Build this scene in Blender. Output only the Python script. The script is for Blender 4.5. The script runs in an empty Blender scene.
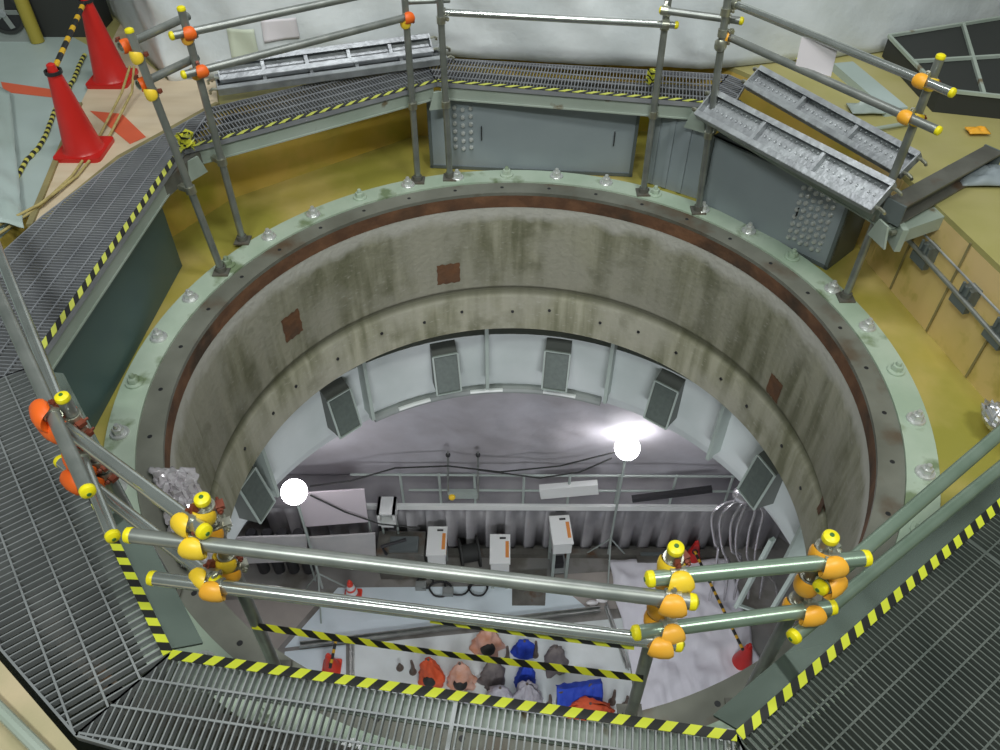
import bpy, math, random
from math import sin, cos, pi, radians
from mathutils import Vector, Matrix, noise
rnd = random.Random(7)
S = 1.3                                  # everything below is laid out in units of 1.3 m and scaled once at the end
SC = bpy.context.scene
COL = SC.collection

# ---------------------------------------------------------------- camera
F_PX, PITCH, ROLL = 801.58, 0.7848, 0.0049
CAM = Vector((-0.0964, -2.8765, 2.8851))
fw = Vector((0, cos(PITCH), -sin(PITCH))); rt0 = Vector((1, 0, 0)); up0 = rt0.cross(fw)
RT = cos(ROLL)*rt0 + sin(ROLL)*up0
UP = -sin(ROLL)*rt0 + cos(ROLL)*up0
cam = bpy.data.cameras.new('camera')
cam.sensor_width = 36; cam.lens = F_PX/1000*36; cam.clip_start = 0.05; cam.clip_end = 200
co = bpy.data.objects.new('camera', cam); COL.objects.link(co)
m = Matrix((RT, UP, -fw)).transposed().to_4x4(); m.translation = CAM*S
co.matrix_world = m
SC.camera = co

def U(px, py, z):
    """the point of the horizontal plane at height z that the photograph shows at pixel px, py"""
    d = ((px-500)/F_PX)*RT - ((py-375)/F_PX)*UP + fw
    return CAM + d*((z-CAM.z)/d.z)
def UY(px, py, y):
    d = ((px-500)/F_PX)*RT - ((py-375)/F_PX)*UP + fw
    return CAM + d*((y-CAM.y)/d.y)

# ---------------------------------------------------------------- world, lights, exposure
w = bpy.data.worlds.new('world'); SC.world = w; w.use_nodes = True
w.node_tree.nodes['Background'].inputs[0].default_value = (0.60, 0.70, 0.66, 1)
w.node_tree.nodes['Background'].inputs[1].default_value = 0.23
SC.view_settings.view_transform = 'Standard'; SC.view_settings.look = 'None'
SC.view_settings.exposure = 0.0; SC.view_settings.gamma = 1.0; SC.view_settings.use_curve_mapping = False
def area(name, loc, target, sx, sy, power, color):
    l = bpy.data.lights.new(name, 'AREA'); l.shape = 'RECTANGLE'; l.size = sx*S; l.size_y = sy*S
    l.energy = power; l.color = color
    o = bpy.data.objects.new(name, l); COL.objects.link(o)
    o.location = Vector(loc)*S
    o.rotation_euler = (Vector(target)-Vector(loc)).to_track_quat('-Z', 'Y').to_euler()
    return o
area('hall_light', (-1.6, -3.6, 5.6), (-0.4, 1.8, 0), 1.8, 0.4, 275, (0.93, 1.0, 0.95))
area('hall_light', (2.0, -2.8, 5.8), (0.6, 1.8, 0), 1.6, 0.4, 215, (0.96, 1.0, 0.93))
area('hall_light', (0.0, 0.6, 5.6), (0, 3.0, 0.6), 2.6, 0.5, 160, (0.96, 0.98, 1.0))
area('pit_fill_light', (0.3, -3.4, -2.9), (0.0, 3.0, -6.5), 2.6, 0.8, 300, (0.93, 0.96, 1.0))  # added fill light, unseen below the near side of the ring

# ---------------------------------------------------------------- materials
def mat(name, col, rough=0.6, metal=0.0, col2=None, scale=3.0, bump=0.0, bscale=None, stretch=(1, 1, 1), contrast=(0.35, 0.65), emit=0, spec=0.5, col3=None, s3=9.0, c3=(0.6, 0.7), alpha=None):
    m = bpy.data.materials.new(name); m.use_nodes = True
    nt = m.node_tree; N = nt.nodes; L = nt.links
    b = N['Principled BSDF']
    b.inputs['Base Color'].default_value = (*col, 1); b.inputs['Roughness'].default_value = rough
    b.inputs['Metallic'].default_value = metal; b.inputs['Specular IOR Level'].default_value = spec
    m.diffuse_color = (*col, 1)
    tc = N.new('ShaderNodeTexCoord'); mp = N.new('ShaderNodeMapping'); L.new(tc.outputs['Object'], mp.inputs[0])
    mp.inputs['Scale'].default_value = stretch
    def ramp(sc, c, det=5):
        n = N.new('ShaderNodeTexNoise'); n.inputs['Scale'].default_value = sc/S; n.inputs['Detail'].default_value = det
        L.new(mp.outputs[0], n.inputs['Vector'])
        r = N.new('ShaderNodeMapRange'); r.inputs[1].default_value = c[0]; r.inputs[2].default_value = c[1]
        L.new(n.outputs['Fac'], r.inputs[0]); return n, r
    out = None
    if col2 is not None:
        n, r = ramp(scale, contrast)
        mx = N.new('ShaderNodeMix'); mx.data_type = 'RGBA'
        mx.inputs[6].default_value = (*col, 1); mx.inputs[7].default_value = (*col2, 1)
        L.new(r.outputs[0], mx.inputs[0]); out = mx.outputs[2]
        if col3 is not None:
            n3, r3 = ramp(s3, c3)
            m3 = N.new('ShaderNodeMix'); m3.data_type = 'RGBA'
            L.new(out, m3.inputs[6]); m3.inputs[7].default_value = (*col3, 1)
            L.new(r3.outputs[0], m3.inputs[0]); out = m3.outputs[2]
        L.new(out, b.inputs['Base Color'])
    if bump:
        nb = N.new('ShaderNodeTexNoise'); nb.inputs['Scale'].default_value = (bscale or scale*3)/S; nb.inputs['Detail'].default_value = 6
        L.new(mp.outputs[0], nb.inputs['Vector'])
        bp = N.new('ShaderNodeBump'); bp.inputs['Strength'].default_value = bump; bp.inputs['Distance'].default_value = 0.03
        L.new(nb.outputs['Fac'], bp.inputs['Height']); L.new(bp.outputs[0], b.inputs['Normal'])
    if emit:
        b.inputs['Emission Color'].default_value = (*col, 1); b.inputs['Emission Strength'].default_value = emit
    return m

def stripe_mat(name, ca, cb, period, skew, duty=0.5, rough=0.5):
    """diagonal stripes that follow the UV of a strip (u metres along, v across 0..1)"""
    m = bpy.data.materials.new(name); m.use_nodes = True
    nt = m.node_tree; N = nt.nodes; L = nt.links; b = N['Principled BSDF']; b.inputs['Roughness'].default_value = rough
    uv = N.new('ShaderNodeUVMap'); sp = N.new('ShaderNodeSeparateXYZ'); L.new(uv.outputs[0], sp.inputs[0])
    a = N.new('ShaderNodeMath'); a.operation = 'MULTIPLY_ADD'; L.new(sp.outputs[1], a.inputs[0]); a.inputs[1].default_value = skew; L.new(sp.outputs[0], a.inputs[2])
    d = N.new('ShaderNodeMath'); d.operation = 'DIVIDE'; L.new(a.outputs[0], d.inputs[0]); d.inputs[1].default_value = period
    f = N.new('ShaderNodeMath'); f.operation = 'FRACT'; L.new(d.outputs[0], f.inputs[0])
    g = N.new('ShaderNodeMath'); g.operation = 'GREATER_THAN'; L.new(f.outputs[0], g.inputs[0]); g.inputs[1].default_value = duty
    mx = N.new('ShaderNodeMix'); mx.data_type = 'RGBA'; L.new(g.outputs[0], mx.inputs[0])
    mx.inputs[6].default_value = (*ca, 1); mx.inputs[7].default_value = (*cb, 1)
    L.new(mx.outputs[2], b.inputs['Base Color'])
    return m

def concrete_mat():
    m = bpy.data.materials.new('board_marked_concrete'); m.use_nodes = True
    nt = m.node_tree; N = nt.nodes; L = nt.links; b = N['Principled BSDF']; b.inputs['Roughness'].default_value = 0.85
    tc = N.new('ShaderNodeTexCoord'); sp = N.new('ShaderNodeSeparateXYZ'); L.new(tc.outputs['Object'], sp.inputs[0])
    at = N.new('ShaderNodeMath'); at.operation = 'ARCTAN2'; L.new(sp.outputs[1], at.inputs[0]); L.new(sp.outputs[0], at.inputs[1])
    cb = N.new('ShaderNodeCombineXYZ'); L.new(at.outputs[0], cb.inputs[0]); L.new(sp.outputs[2], cb.inputs[1])
    def nz(scale, sx, sy, det, off=0):
        mp = N.new('ShaderNodeMapping'); mp.inputs['Scale'].default_value = (sx, sy, 1); mp.inputs['Location'].default_value = (off, off, 0); L.new(cb.outputs[0], mp.inputs[0])
        n = N.new('ShaderNodeTexNoise'); n.inputs['Scale'].default_value = scale; n.inputs['Detail'].default_value = det; L.new(mp.outputs[0], n.inputs['Vector']); return n.outputs['Fac']
    def mr(x, a, c, lo=0., hi=1.):
        r = N.new('ShaderNodeMapRange'); r.inputs[1].default_value = a; r.inputs[2].default_value = c; r.inputs[3].default_value = lo; r.inputs[4].default_value = hi; L.new(x, r.inputs[0]); return r.outputs[0]
    def mix(f, a, c):
        x = N.new('ShaderNodeMix'); x.data_type = 'RGBA'; L.new(f, x.inputs[0])
        for i, v in ((6, a), (7, c)):
            if isinstance(v, tuple): x.inputs[i].default_value = (*v, 1)
            else: L.new(v, x.inputs[i])
        return x.outputs[2]
    c = mix(mr(nz(1.0, 16, 0.8, 3), .38, .62), (0.22, 0.215, 0.14), (0.45, 0.43, 0.33))      # vertical board marks
    c = mix(mr(nz(1.6, 2.2, .8, 5, 3), .42, .60, 0, .8), c, (0.44, 0.42, 0.35))                      # pale broad patches
    c = mix(mr(nz(2.2, 3.0, 1.2, 6, 7), .56, .74, 0, .65), c, (0.14, 0.14, 0.08))             # mossy damp stains
    c = mix(mr(nz(9, 4, 4, 4, 2), .60, .72, 0, .5), c, (0.52, 0.50, 0.44))
    zz = N.new('ShaderNodeMath'); zz.operation = 'MULTIPLY_ADD'; L.new(nz(3, 3, 1, 4), zz.inputs[0]); zz.inputs[1].default_value = 0.25; L.new(sp.outputs[2], zz.inputs[2])
    c = mix(mr(zz.outputs[0], -0.20, -0.11, 0, .85), c, (0.62, 0.60, 0.56))                     # lime wash band at the top edge
    # groove shadow painted into the colour along the horizontal joint
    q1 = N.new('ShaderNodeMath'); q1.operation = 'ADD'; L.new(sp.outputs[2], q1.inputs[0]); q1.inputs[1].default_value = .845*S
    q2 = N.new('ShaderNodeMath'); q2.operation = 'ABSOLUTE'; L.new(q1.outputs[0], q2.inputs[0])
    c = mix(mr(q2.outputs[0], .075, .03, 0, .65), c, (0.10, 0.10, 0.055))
    L.new(c, b.inputs['Base Color'])
    bp = N.new('ShaderNodeBump'); bp.inputs['Strength'].default_value = .35; bp.inputs['Distance'].default_value = .02
    L.new(nz(6, 8, 3, 6), bp.inputs['Height']); L.new(bp.outputs[0], b.inputs['Normal'])
    return m

M = {}
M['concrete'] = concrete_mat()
M['flange_green'] = mat('pale_green_paint', (0.38, 0.48, 0.37), 0.45, 0, (0.52, 0.60, 0.50), 2.5, bump=.15, col3=(0.20, 0.26, 0.15), s3=5, c3=(.58, .68))
M['dark_steel'] = mat('dark_oiled_steel', (0.11, 0.105, 0.09), 0.55, .3, (0.20, 0.195, 0.17), 3, bump=.15, col3=(.13, .07, .035), s3=4, c3=(.55, .7))
M['rust'] = mat('rusty_steel', (0.13, 0.062, 0.035), 0.85, 0, (0.22, 0.105, 0.055), 7, bump=.3, col3=(.07, .045, .03), s3=2.5, c3=(.5, .65))
M['rust_plate'] = mat('rust_plate', (0.19, 0.085, 0.04), 0.85, 0, (0.12, 0.065, 0.04), 9, bump=.3)
M['tube'] = mat('galvanised_tube', (0.50, 0.52, 0.50), 0.2, .85, (0.60, 0.62, 0.60), 9)
M['tube_dull'] = mat('weathered_tube', (0.26, 0.275, 0.26), 0.38, .65, (0.36, 0.37, 0.35), 9)
M['galv'] = mat('galvanised_plate', (0.34, 0.35, 0.37), 0.42, .5, (0.50, 0.52, 0.54), 10, bump=.2)
M['grate'] = mat('galvanised_grating', (0.30, 0.31, 0.31), 0.5, .3, (0.42, 0.43, 0.43), 4)
M['grate_dark'] = mat('dull_grating', (0.24, 0.245, 0.27), 0.55, .2, (0.32, 0.325, 0.35), 4)
M['beam'] = mat('grey_green_beam', (0.34, 0.40, 0.34), 0.5, 0, (0.42, 0.47, 0.42), 3, bump=.05, col3=(.20, .16, .10), s3=6, c3=(.66, .72))
M['panel'] = mat('grey_blue_panel', (0.28, 0.32, 0.35), 0.4, 0, (0.32, 0.36, 0.39), 2)
M['panel_green'] = mat('dark_green_panel', (0.075, 0.125, 0.115), 0.4, 0, (0.06, 0.11, 0.12), 2)
M['panel_edge'] = mat('grey_panel_trim', (0.12, 0.14, 0.14), 0.5)
M['yellow_wall'] = mat('yellow_varnished_wall', (0.62, 0.42, 0.06), 0.4, 0, (0.74, 0.52, 0.17), 1.5, bump=.1, col3=(.45, .38, .05), s3=2.2, c3=(.45, .65))
M['yellow_board'] = mat('yellow_boarding', (0.80, 0.58, 0.27), 0.5, 0, (0.72, 0.55, 0.20), 2.5, bump=.1, col3=(.55, .43, .12), s3=5, c3=(.58, .7))
M['yellow_floor'] = mat('yellow_floor_sheet', (0.44, 0.36, 0.07), 0.4, 0, (0.56, 0.44, 0.17), 2, bump=.1, col3=(.34, .31, .06), s3=1.3, c3=(.45, .6))
M['upper_yellow'] = mat('yellowish_boards', (0.40, 0.36, 0.12), 0.55, 0, (0.48, 0.42, 0.19), 1.6, bump=.05)
M['ply'] = mat('bare_plywood', (0.60, 0.48, 0.33), 0.6, 0, (0.68, 0.56, 0.41), 2, stretch=(1, 5, 1), bump=.05)
M['ply_dirty'] = mat('dirty_plywood', (0.62, 0.49, 0.32), 0.7, 0, (0.46, 0.40, 0.24), 4, bump=.15)
M['ply_edge'] = mat('plywood_edge', (0.33, 0.27, 0.12), 0.7, 0, (0.22, 0.19, 0.09), 6)
M['hall_floor'] = mat('pale_green_grey_floor', (0.36, 0.43, 0.40), 0.5, 0, (0.46, 0.54, 0.53), 1.3, bump=.05)
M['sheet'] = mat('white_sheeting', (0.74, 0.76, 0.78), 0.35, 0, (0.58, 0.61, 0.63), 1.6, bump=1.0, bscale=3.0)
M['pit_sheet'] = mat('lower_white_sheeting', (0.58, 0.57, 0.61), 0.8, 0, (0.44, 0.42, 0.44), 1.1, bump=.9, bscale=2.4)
M['white_cloth'] = mat('crumpled_white_cloth', (0.86, 0.85, 0.90), 0.7, 0, (0.82, 0.81, 0.87), 1.2, bump=.5, bscale=1.8)
M['floor_sheet'] = mat('pale_blue_floor_sheet', (0.74, 0.84, 0.88), 0.3, 0, (0.66, 0.76, 0.80), 1, bump=.15)
M['floor_sheet2'] = mat('pale_grey_floor_sheet', (0.80, 0.86, 0.85), 0.35, 0, (0.68, 0.73, 0.71), 1.5, bump=.15)
M['pit_floor'] = mat('grey_pit_floor', (0.20, 0.20, 0.19), 0.6, 0, (0.30, 0.285, 0.26), 1, bump=.1, col3=(.14, .13, .11), s3=2, c3=(.5, .65))
M['pit_tan'] = mat('tan_pit_floor', (0.42, 0.38, 0.34), 0.6, 0, (0.34, 0.31, 0.28), 1.5)
M['pit_wall'] = mat('grey_pit_wall', (0.20, 0.20, 0.205), 0.6, 0, (0.28, 0.27, 0.275), 1.5)
M['corr'] = mat('corrugated_grey', (0.25, 0.245, 0.26), 0.5, .1, (0.36, 0.35, 0.36), 1.5)
M['liner'] = mat('white_liner_panel', (0.66, 0.70, 0.70), 0.4, 0, (0.52, 0.57, 0.56), 1.5, bump=.05)
M['fin'] = mat('pale_grey_green_fin', (0.40, 0.46, 0.43), 0.4, 0, (0.34, 0.39, 0.36), 3)
M['vent_face'] = mat('vent_grille_grey', (0.10, 0.12, 0.11), 0.5, .2, (0.12, 0.145, 0.13), 30)
M['grate_green'] = mat('dull_green_grating', (0.10, 0.115, 0.105), 0.5, .2, (0.15, 0.165, 0.15), 4)
M['grate_near'] = mat('grey_grating', (0.26, 0.27, 0.28), 0.4, .3, (0.35, 0.36, 0.37), 4)
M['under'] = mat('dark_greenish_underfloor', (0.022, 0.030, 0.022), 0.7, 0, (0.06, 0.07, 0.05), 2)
M['vent_body'] = mat('vent_body_grey', (0.11, 0.12, 0.11), 0.5, .1)
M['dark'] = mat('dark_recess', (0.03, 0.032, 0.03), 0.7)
M['black'] = mat('black_rubber', (0.02, 0.02, 0.022), 0.5)
M['cover_y'] = mat('yellow_plastic', (0.95, 0.60, 0.02), 0.4, 0, (0.98, 0.68, 0.05), 5)
M['cover_o'] = mat('amber_plastic', (0.98, 0.42, 0.02), 0.4, 0, (0.92, 0.48, 0.06), 5)
M['cover_r'] = mat('orange_plastic', (0.95, 0.13, 0.01), 0.45, 0, (0.90, 0.17, 0.02), 5)
M['cap'] = mat('yellow_cap', (0.92, 0.78, 0.01), 0.4)
M['ring_inner'] = mat('worn_grey_green_ring', (0.14, 0.14, 0.115), 0.5, .1, (0.24, 0.24, 0.205), 2.2, bump=.15, col3=(.12, .08, .05), s3=3, c3=(.56, .70))
M['kick'] = mat('glossy_dark_kick_plate', (0.17, 0.21, 0.18), 0.12, .7)
M['bright_bolt'] = mat('bright_bolt_zinc', (0.70, 0.71, 0.70), 0.3, .5)
M['wrap'] = mat('crumpled_clear_wrap', (0.62, 0.58, 0.62), 0.15, .2, (0.45, 0.42, 0.44), 9)
M['cap_dot'] = mat('green_dot', (0.05, 0.16, 0.03), 0.5)
M['coupler'] = mat('plated_coupler', (0.55, 0.56, 0.48), 0.3, .8, (0.38, 0.36, 0.28), 20)
M['coupler_red'] = mat('red_brown_coupler', (0.22, 0.055, 0.03), 0.45, .3)
M['cone'] = mat('red_cone_plastic', (0.60, 0.02, 0.015), 0.35, 0, (0.50, 0.015, 0.012), 3)
M['cone_o'] = mat('pit_cone_plastic', (0.80, 0.06, 0.03), 0.4)
M['white'] = mat('white_paint', (0.80, 0.82, 0.80), 0.4)
M['pure'] = mat('white_reflective_band', (0.86, 0.84, 0.84), 0.4)
M['paper'] = mat('pinkish_paper', (0.78, 0.72, 0.76), 0.6)
M['paper_g'] = mat('greenish_paper', (0.62, 0.66, 0.54), 0.6)
M['red_tape'] = mat('red_floor_tape', (0.72, 0.13, 0.06), 0.5)
M['rope'] = mat('tan_rope', (0.50, 0.40, 0.16), 0.8, 0, (0.36, 0.28, 0.11), 30)
M['knot'] = mat('yellow_tape_knot', (0.70, 0.68, 0.05), 0.5)
M['post_y'] = mat('dirty_yellow_paint', (0.33, 0.27, 0.04), 0.5)
M['machine'] = mat('grey_machine', (0.27, 0.29, 0.28), 0.5)
M['orange_cloth'] = mat('orange_cloth', (0.86, 0.14, 0.05), 0.7, 0, (0.72, 0.10, 0.03), 8, bump=.4)
M['peach_cloth'] = mat('peach_cloth', (0.72, 0.33, 0.20), 0.6, 0, (0.80, 0.50, 0.40), 6, bump=.4)
M['blue_cloth'] = mat('blue_cloth', (0.02, 0.06, 0.50), 0.7, 0, (0.03, 0.09, 0.62), 6, bump=.4)
M['grey_cloth'] = mat('grey_cloth', (0.16, 0.14, 0.14), 0.8, 0, (0.24, 0.21, 0.20), 6, bump=.4)
M['lilac_bag'] = mat('pale_plastic_bag', (0.46, 0.44, 0.50), 0.3, 0, (0.62, 0.60, 0.66), 8, bump=.5)
M['brown_metal'] = mat('brown_post_metal', (0.13, 0.10, 0.08), 0.6)
M['orange_label'] = mat('orange_label', (0.75, 0.28, 0.06), 0.5)
M['silver'] = mat('silver_hose', (0.75, 0.74, 0.76), 0.25, .8)
M['pink_board'] = mat('pale_pink_board', (0.66, 0.60, 0.64), 0.5)
M['grey_board'] = mat('pale_grey_board', (0.50, 0.50, 0.50), 0.5, 0, (0.58, 0.57, 0.56), 3)
M['rail_green'] = mat('green_tinted_tube', (0.27, 0.36, 0.28), 0.3, .6, (0.34, 0.43, 0.35), 9)
M['lamp'] = mat('lamp_globe', (1, 0.97, 1.0), 0.4, emit=19)
YB = (0.64, 0.68, 0.04)
M['hazard'] = stripe_mat('yellow_black_tape', YB, (0.012, 0.012, 0.012), 0.066*S, 0.024*S, .5)
M['hazard_far'] = stripe_mat('yellow_black_tape_far', (0.58, 0.60, 0.10), (0.02, 0.02, 0.02), 0.084*S, 0.05*S, .5)
M['barrier'] = stripe_mat('barrier_tape', (0.66, 0.66, 0.03), (0.012, 0.012, 0.012), 0.078*S, 0.03*S, .5)
M['striped_bar'] = stripe_mat('black_amber_bar', (0.72, 0.42, 0.02), (0.02, 0.02, 0.02), 0.14*S, 0.0, .40)
M['striped_rope'] = stripe_mat('yellow_black_rope', (0.60, 0.55, 0.12), (0.02, 0.02, 0.02), 0.055*S, 0.0, .5)

# ---------------------------------------------------------------- mesh helpers
class MB:
    def __init__(s): s.v = []; s.f = []; s.uv = {}
    def add(s, vs, fs):
        o = len(s.v); s.v += [Vector(v) for v in vs]; s.f += [tuple(i+o for i in f) for f in fs]; return s
    def box(s, c, sz, R=None):
        c = Vector(c); h = Vector(sz)/2; vs = []
        for x in (-1, 1):
            for y in (-1, 1):
                for z in (-1, 1):
                    p = Vector((x*h.x, y*h.y, z*h.z)); vs.append(c + (R @ p if R else p))
        return s.add(vs, [(0, 1, 3, 2), (4, 6, 7, 5), (0, 4, 5, 1), (2, 3, 7, 6), (0, 2, 6, 4), (1, 5, 7, 3)])
    def bar(s, p, q, w_, h_, up=(0, 0, 1)):
        p = Vector(p); q = Vector(q); d = (q-p); L = d.length
        if L < 1e-6: return s
        d /= L; r = d.cross(Vector(up))
        if r.length < 1e-4: r = d.cross(Vector((1, 0, 0)))
        r.normalize(); u = r.cross(d)
        R = Matrix((r, d, u)).transposed()
        return s.box((p+q)/2, (w_, L, h_), R)
    def tube(s, pts, r, seg=14, caps=True, radii=None):
        pts = [Vector(p) for p in pts]; n = len(pts); vs = []; prev = None
        for i, p in enumerate(pts):
            t = (pts[min(i+1, n-1)] - pts[max(i-1, 0)]).normalized()
            if prev is None:
                a = t.cross(Vector((0, 0, 1)));
                if a.length < 1e-3: a = t.cross(Vector((1, 0, 0)))
            else: a = prev - t*prev.dot(t)
            a.normalize(); b = t.cross(a); prev = a; rr = radii[i] if radii else r
            vs += [p + rr*(cos(2*pi*k/seg)*a + sin(2*pi*k/seg)*b) for k in range(seg)]
        fs = [(i*seg+k, i*seg+(k+1) % seg, (i+1)*seg+(k+1) % seg, (i+1)*seg+k) for i in range(n-1) for k in range(seg)]
        if caps: fs += [tuple(reversed(range(seg))), tuple((n-1)*seg+k for k in range(seg))]
        return s.add(vs, fs)
    def lathe(s, prof, c=(0, 0, 0), seg=24, axis=(0, 0, 1), a0=0, a1=2*pi, closed=False):
        c = Vector(c); ax = Vector(axis).normalized(); x = ax.cross(Vector((0, 1, 0)))
        if x.length < 1e-3: x = Vector((1, 0, 0))
        x.normalize(); y = ax.cross(x)
        full = abs(a1-a0-2*pi) < 1e-6; na = seg if full else seg+1; m_ = len(prof)
        vs = [c + r*(cos(a0+(a1-a0)*k/seg)*x + sin(a0+(a1-a0)*k/seg)*y) + z*ax for k in range(na) for r, z in prof]
        fs = []
        for k in range(seg):
            k2 = (k+1) % na
            for j in range(m_ if closed else m_-1):
                j2 = (j+1) % m_
                fs.append((k*m_+j, k2*m_+j, k2*m_+j2, k*m_+j2))
        if not full and closed: fs += [tuple(range(m_)), tuple(reversed([(na-1)*m_+j for j in range(m_)]))]
        return s.add(vs, fs)
    def prism(s, poly, z0, z1):
        n = len(poly); P = [Vector((p[0], p[1], 0)) for p in poly]
        vs = [Vector((p.x, p.y, z0)) for p in P] + [Vector((p.x, p.y, z1)) for p in P]
        return s.add(vs, [tuple(reversed(range(n))), tuple(range(n, 2*n))] + [(i, (i+1) % n, n+(i+1) % n, n+i) for i in range(n)])
    def slab(s, poly, t):
        """a flat polygon in space thickened along its normal"""
        P = [Vector(p) for p in poly]; n = len(P); nn = (P[1]-P[0]).cross(P[2]-P[1]).normalized()
        return s.add(P + [p-nn*t for p in P], [tuple(range(n)), tuple(reversed(range(n, 2*n)))] + [(i, n+i, n+(i+1) % n, (i+1) % n) for i in range(n)])
    def grid(s, fn, nu, nv):
        vs = [fn(i/nu, j/nv) for i in range(nu+1) for j in range(nv+1)]
        return s.add(vs, [(i*(nv+1)+j, (i+1)*(nv+1)+j, (i+1)*(nv+1)+j+1, i*(nv+1)+j+1) for i in range(nu) for j in range(nv)])
    def sphere(s, c, r, seg=16, ring=10, sc=(1, 1, 1)):
        c = Vector(c); vs = [c+Vector((0, 0, r*sc[2]))]
        for i in range(1, ring):
            a = pi*i/ring
            vs += [c+Vector((r*sc[0]*sin(a)*cos(2*pi*k/seg), r*sc[1]*sin(a)*sin(2*pi*k/seg), r*sc[2]*cos(a))) for k in range(seg)]
        vs.append(c-Vector((0, 0, r*sc[2]))); e = len(vs)-1
        fs = [(0, 1+k, 1+(k+1) % seg) for k in range(seg)]
        fs += [(1+i*seg+k, 1+(i+1)*seg+k, 1+(i+1)*seg+(k+1) % seg, 1+i*seg+(k+1) % seg) for i in range(ring-2) for k in range(seg)]
        fs += [(e, 1+(ring-2)*seg+(k+1) % seg, 1+(ring-2)*seg+k) for k in range(seg)]
        return s.add(vs, fs)
    def strip(s, pts, side, wd, th=0.002, uvstep=True):
        """a tape along pts, wd wide towards side (vector or list), with uv"""
        n = len(pts); u = 0; o = len(s.v)
        for i, p in enumerate(pts):
            p = Vector(p); sd = Vector(side[i] if isinstance(side, list) else side).normalized()
            if i: u += (p-Vector(pts[i-1])).length
            t = (Vector(pts[min(i+1, n-1)])-Vector(pts[max(i-1, 0)])).normalized(); nn = t.cross(sd).normalized()*th
            for q, v_ in ((p, 0), (p+sd*wd, 1), (p+sd*wd-nn, 1), (p-nn, 0)):
                s.v.append(q); s.uv[len(s.v)-1] = (u*S, v_)
        for i in range(n-1):
            a = o+i*4; b = a+4
            for j in range(4): s.f.append((a+j, b+j, b+(j+1) % 4, a+(j+1) % 4))
        s.f += [(o, o+1, o+2, o+3), (o+4*(n-1)+3, o+4*(n-1)+2, o+4*(n-1)+1, o+4*(n-1))]
        return s
    def uvtube(s, pts, r, seg=10):
        o = len(s.v); s.tube(pts, r, seg); u = 0
        for i, p in enumerate(pts):
            if i: u += (Vector(p)-Vector(pts[i-1])).length
            for k in range(seg): s.uv[o+i*seg+k] = (u*S, 0)
        return s
    def build(s, name, material, parent=None, smooth=35, origin=None):
        if not s.v: return None
        me = bpy.data.meshes.new(name)
        if parent is not None:
            org = abs_loc(parent); loc = Vector((0, 0, 0))
        else:
            xs = [v.x for v in s.v]; ys = [v.y for v in s.v]; zs = [v.z for v in s.v]
            org = Vector(origin) if origin is not None else Vector(((min(xs)+max(xs))/2, (min(ys)+max(ys))/2, min(zs))); loc = org
        me.from_pydata([v-org for v in s.v], [], s.f); me.update()
        if s.uv:
            ul = me.uv_layers.new(name='UVMap')
            for lp in me.loops: ul.data[lp.index].uv = s.uv.get(lp.vertex_index, (0, 0))
        me.polygons.foreach_set('use_smooth', [True]*len(me.polygons))
        me.set_sharp_from_angle(angle=radians(smooth))
        me.materials.append(material)
        o = bpy.data.objects.new(name, me); COL.objects.link(o); o.location = loc
        if parent is not None: o.parent = parent
        return o
def abs_loc(o):
    l = Vector((0, 0, 0))
    while o is not None: l += o.location; o = o.parent
    return l
def tag(o, label=None, cat=None, group=None, kind=None):
    if label: o['label'] = label
    if cat: o['category'] = cat
    if group: o['group'] = group
    if kind: o['kind'] = kind
    return o
def thing(name, loc, label, cat, group=None):
    o = bpy.data.objects.new(name, None); COL.objects.link(o); o.location = Vector(loc); o.empty_display_size = .1
    return tag(o, label, cat, group)
def struct(name, mb, m_, label=None, smooth=35, origin=None, parent=None):
    o = mb.build(name, m_, parent, smooth, origin)
    if parent is None: tag(o, label or name.replace('_', ' '), 'structure', kind='structure')
    return o
def lerp(a, b, t): return Vector(a)*(1-t) + Vector(b)*t

# ================================================================ SETTING
DZ = 0.62                                    # deck level
V = {1: U(172, 652, DZ), 2: U(736, 733, DZ), 4: Vector((1.89, .54, DZ)), 5: U(703, 103, DZ), 6: U(437, 82, DZ), 7: U(183, 150, DZ), 8: U(33, 366, DZ)}
e2 = (U(1000, 500, DZ)-V[2]).normalized(); V[3] = V[2] + e2*1.75
# outer line of the walkway
O = {1: Vector((-1.26, -2.02, DZ)), 2: Vector((0.70, -2.50, DZ)), 3: Vector((2.62, -1.45, DZ)), 8: Vector((-2.60, -.97, DZ)), 7: U(212, 107, DZ), 6: Vector((-.62, 2.37, DZ)), 5: Vector((1.36, 2.13, DZ))}

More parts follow.
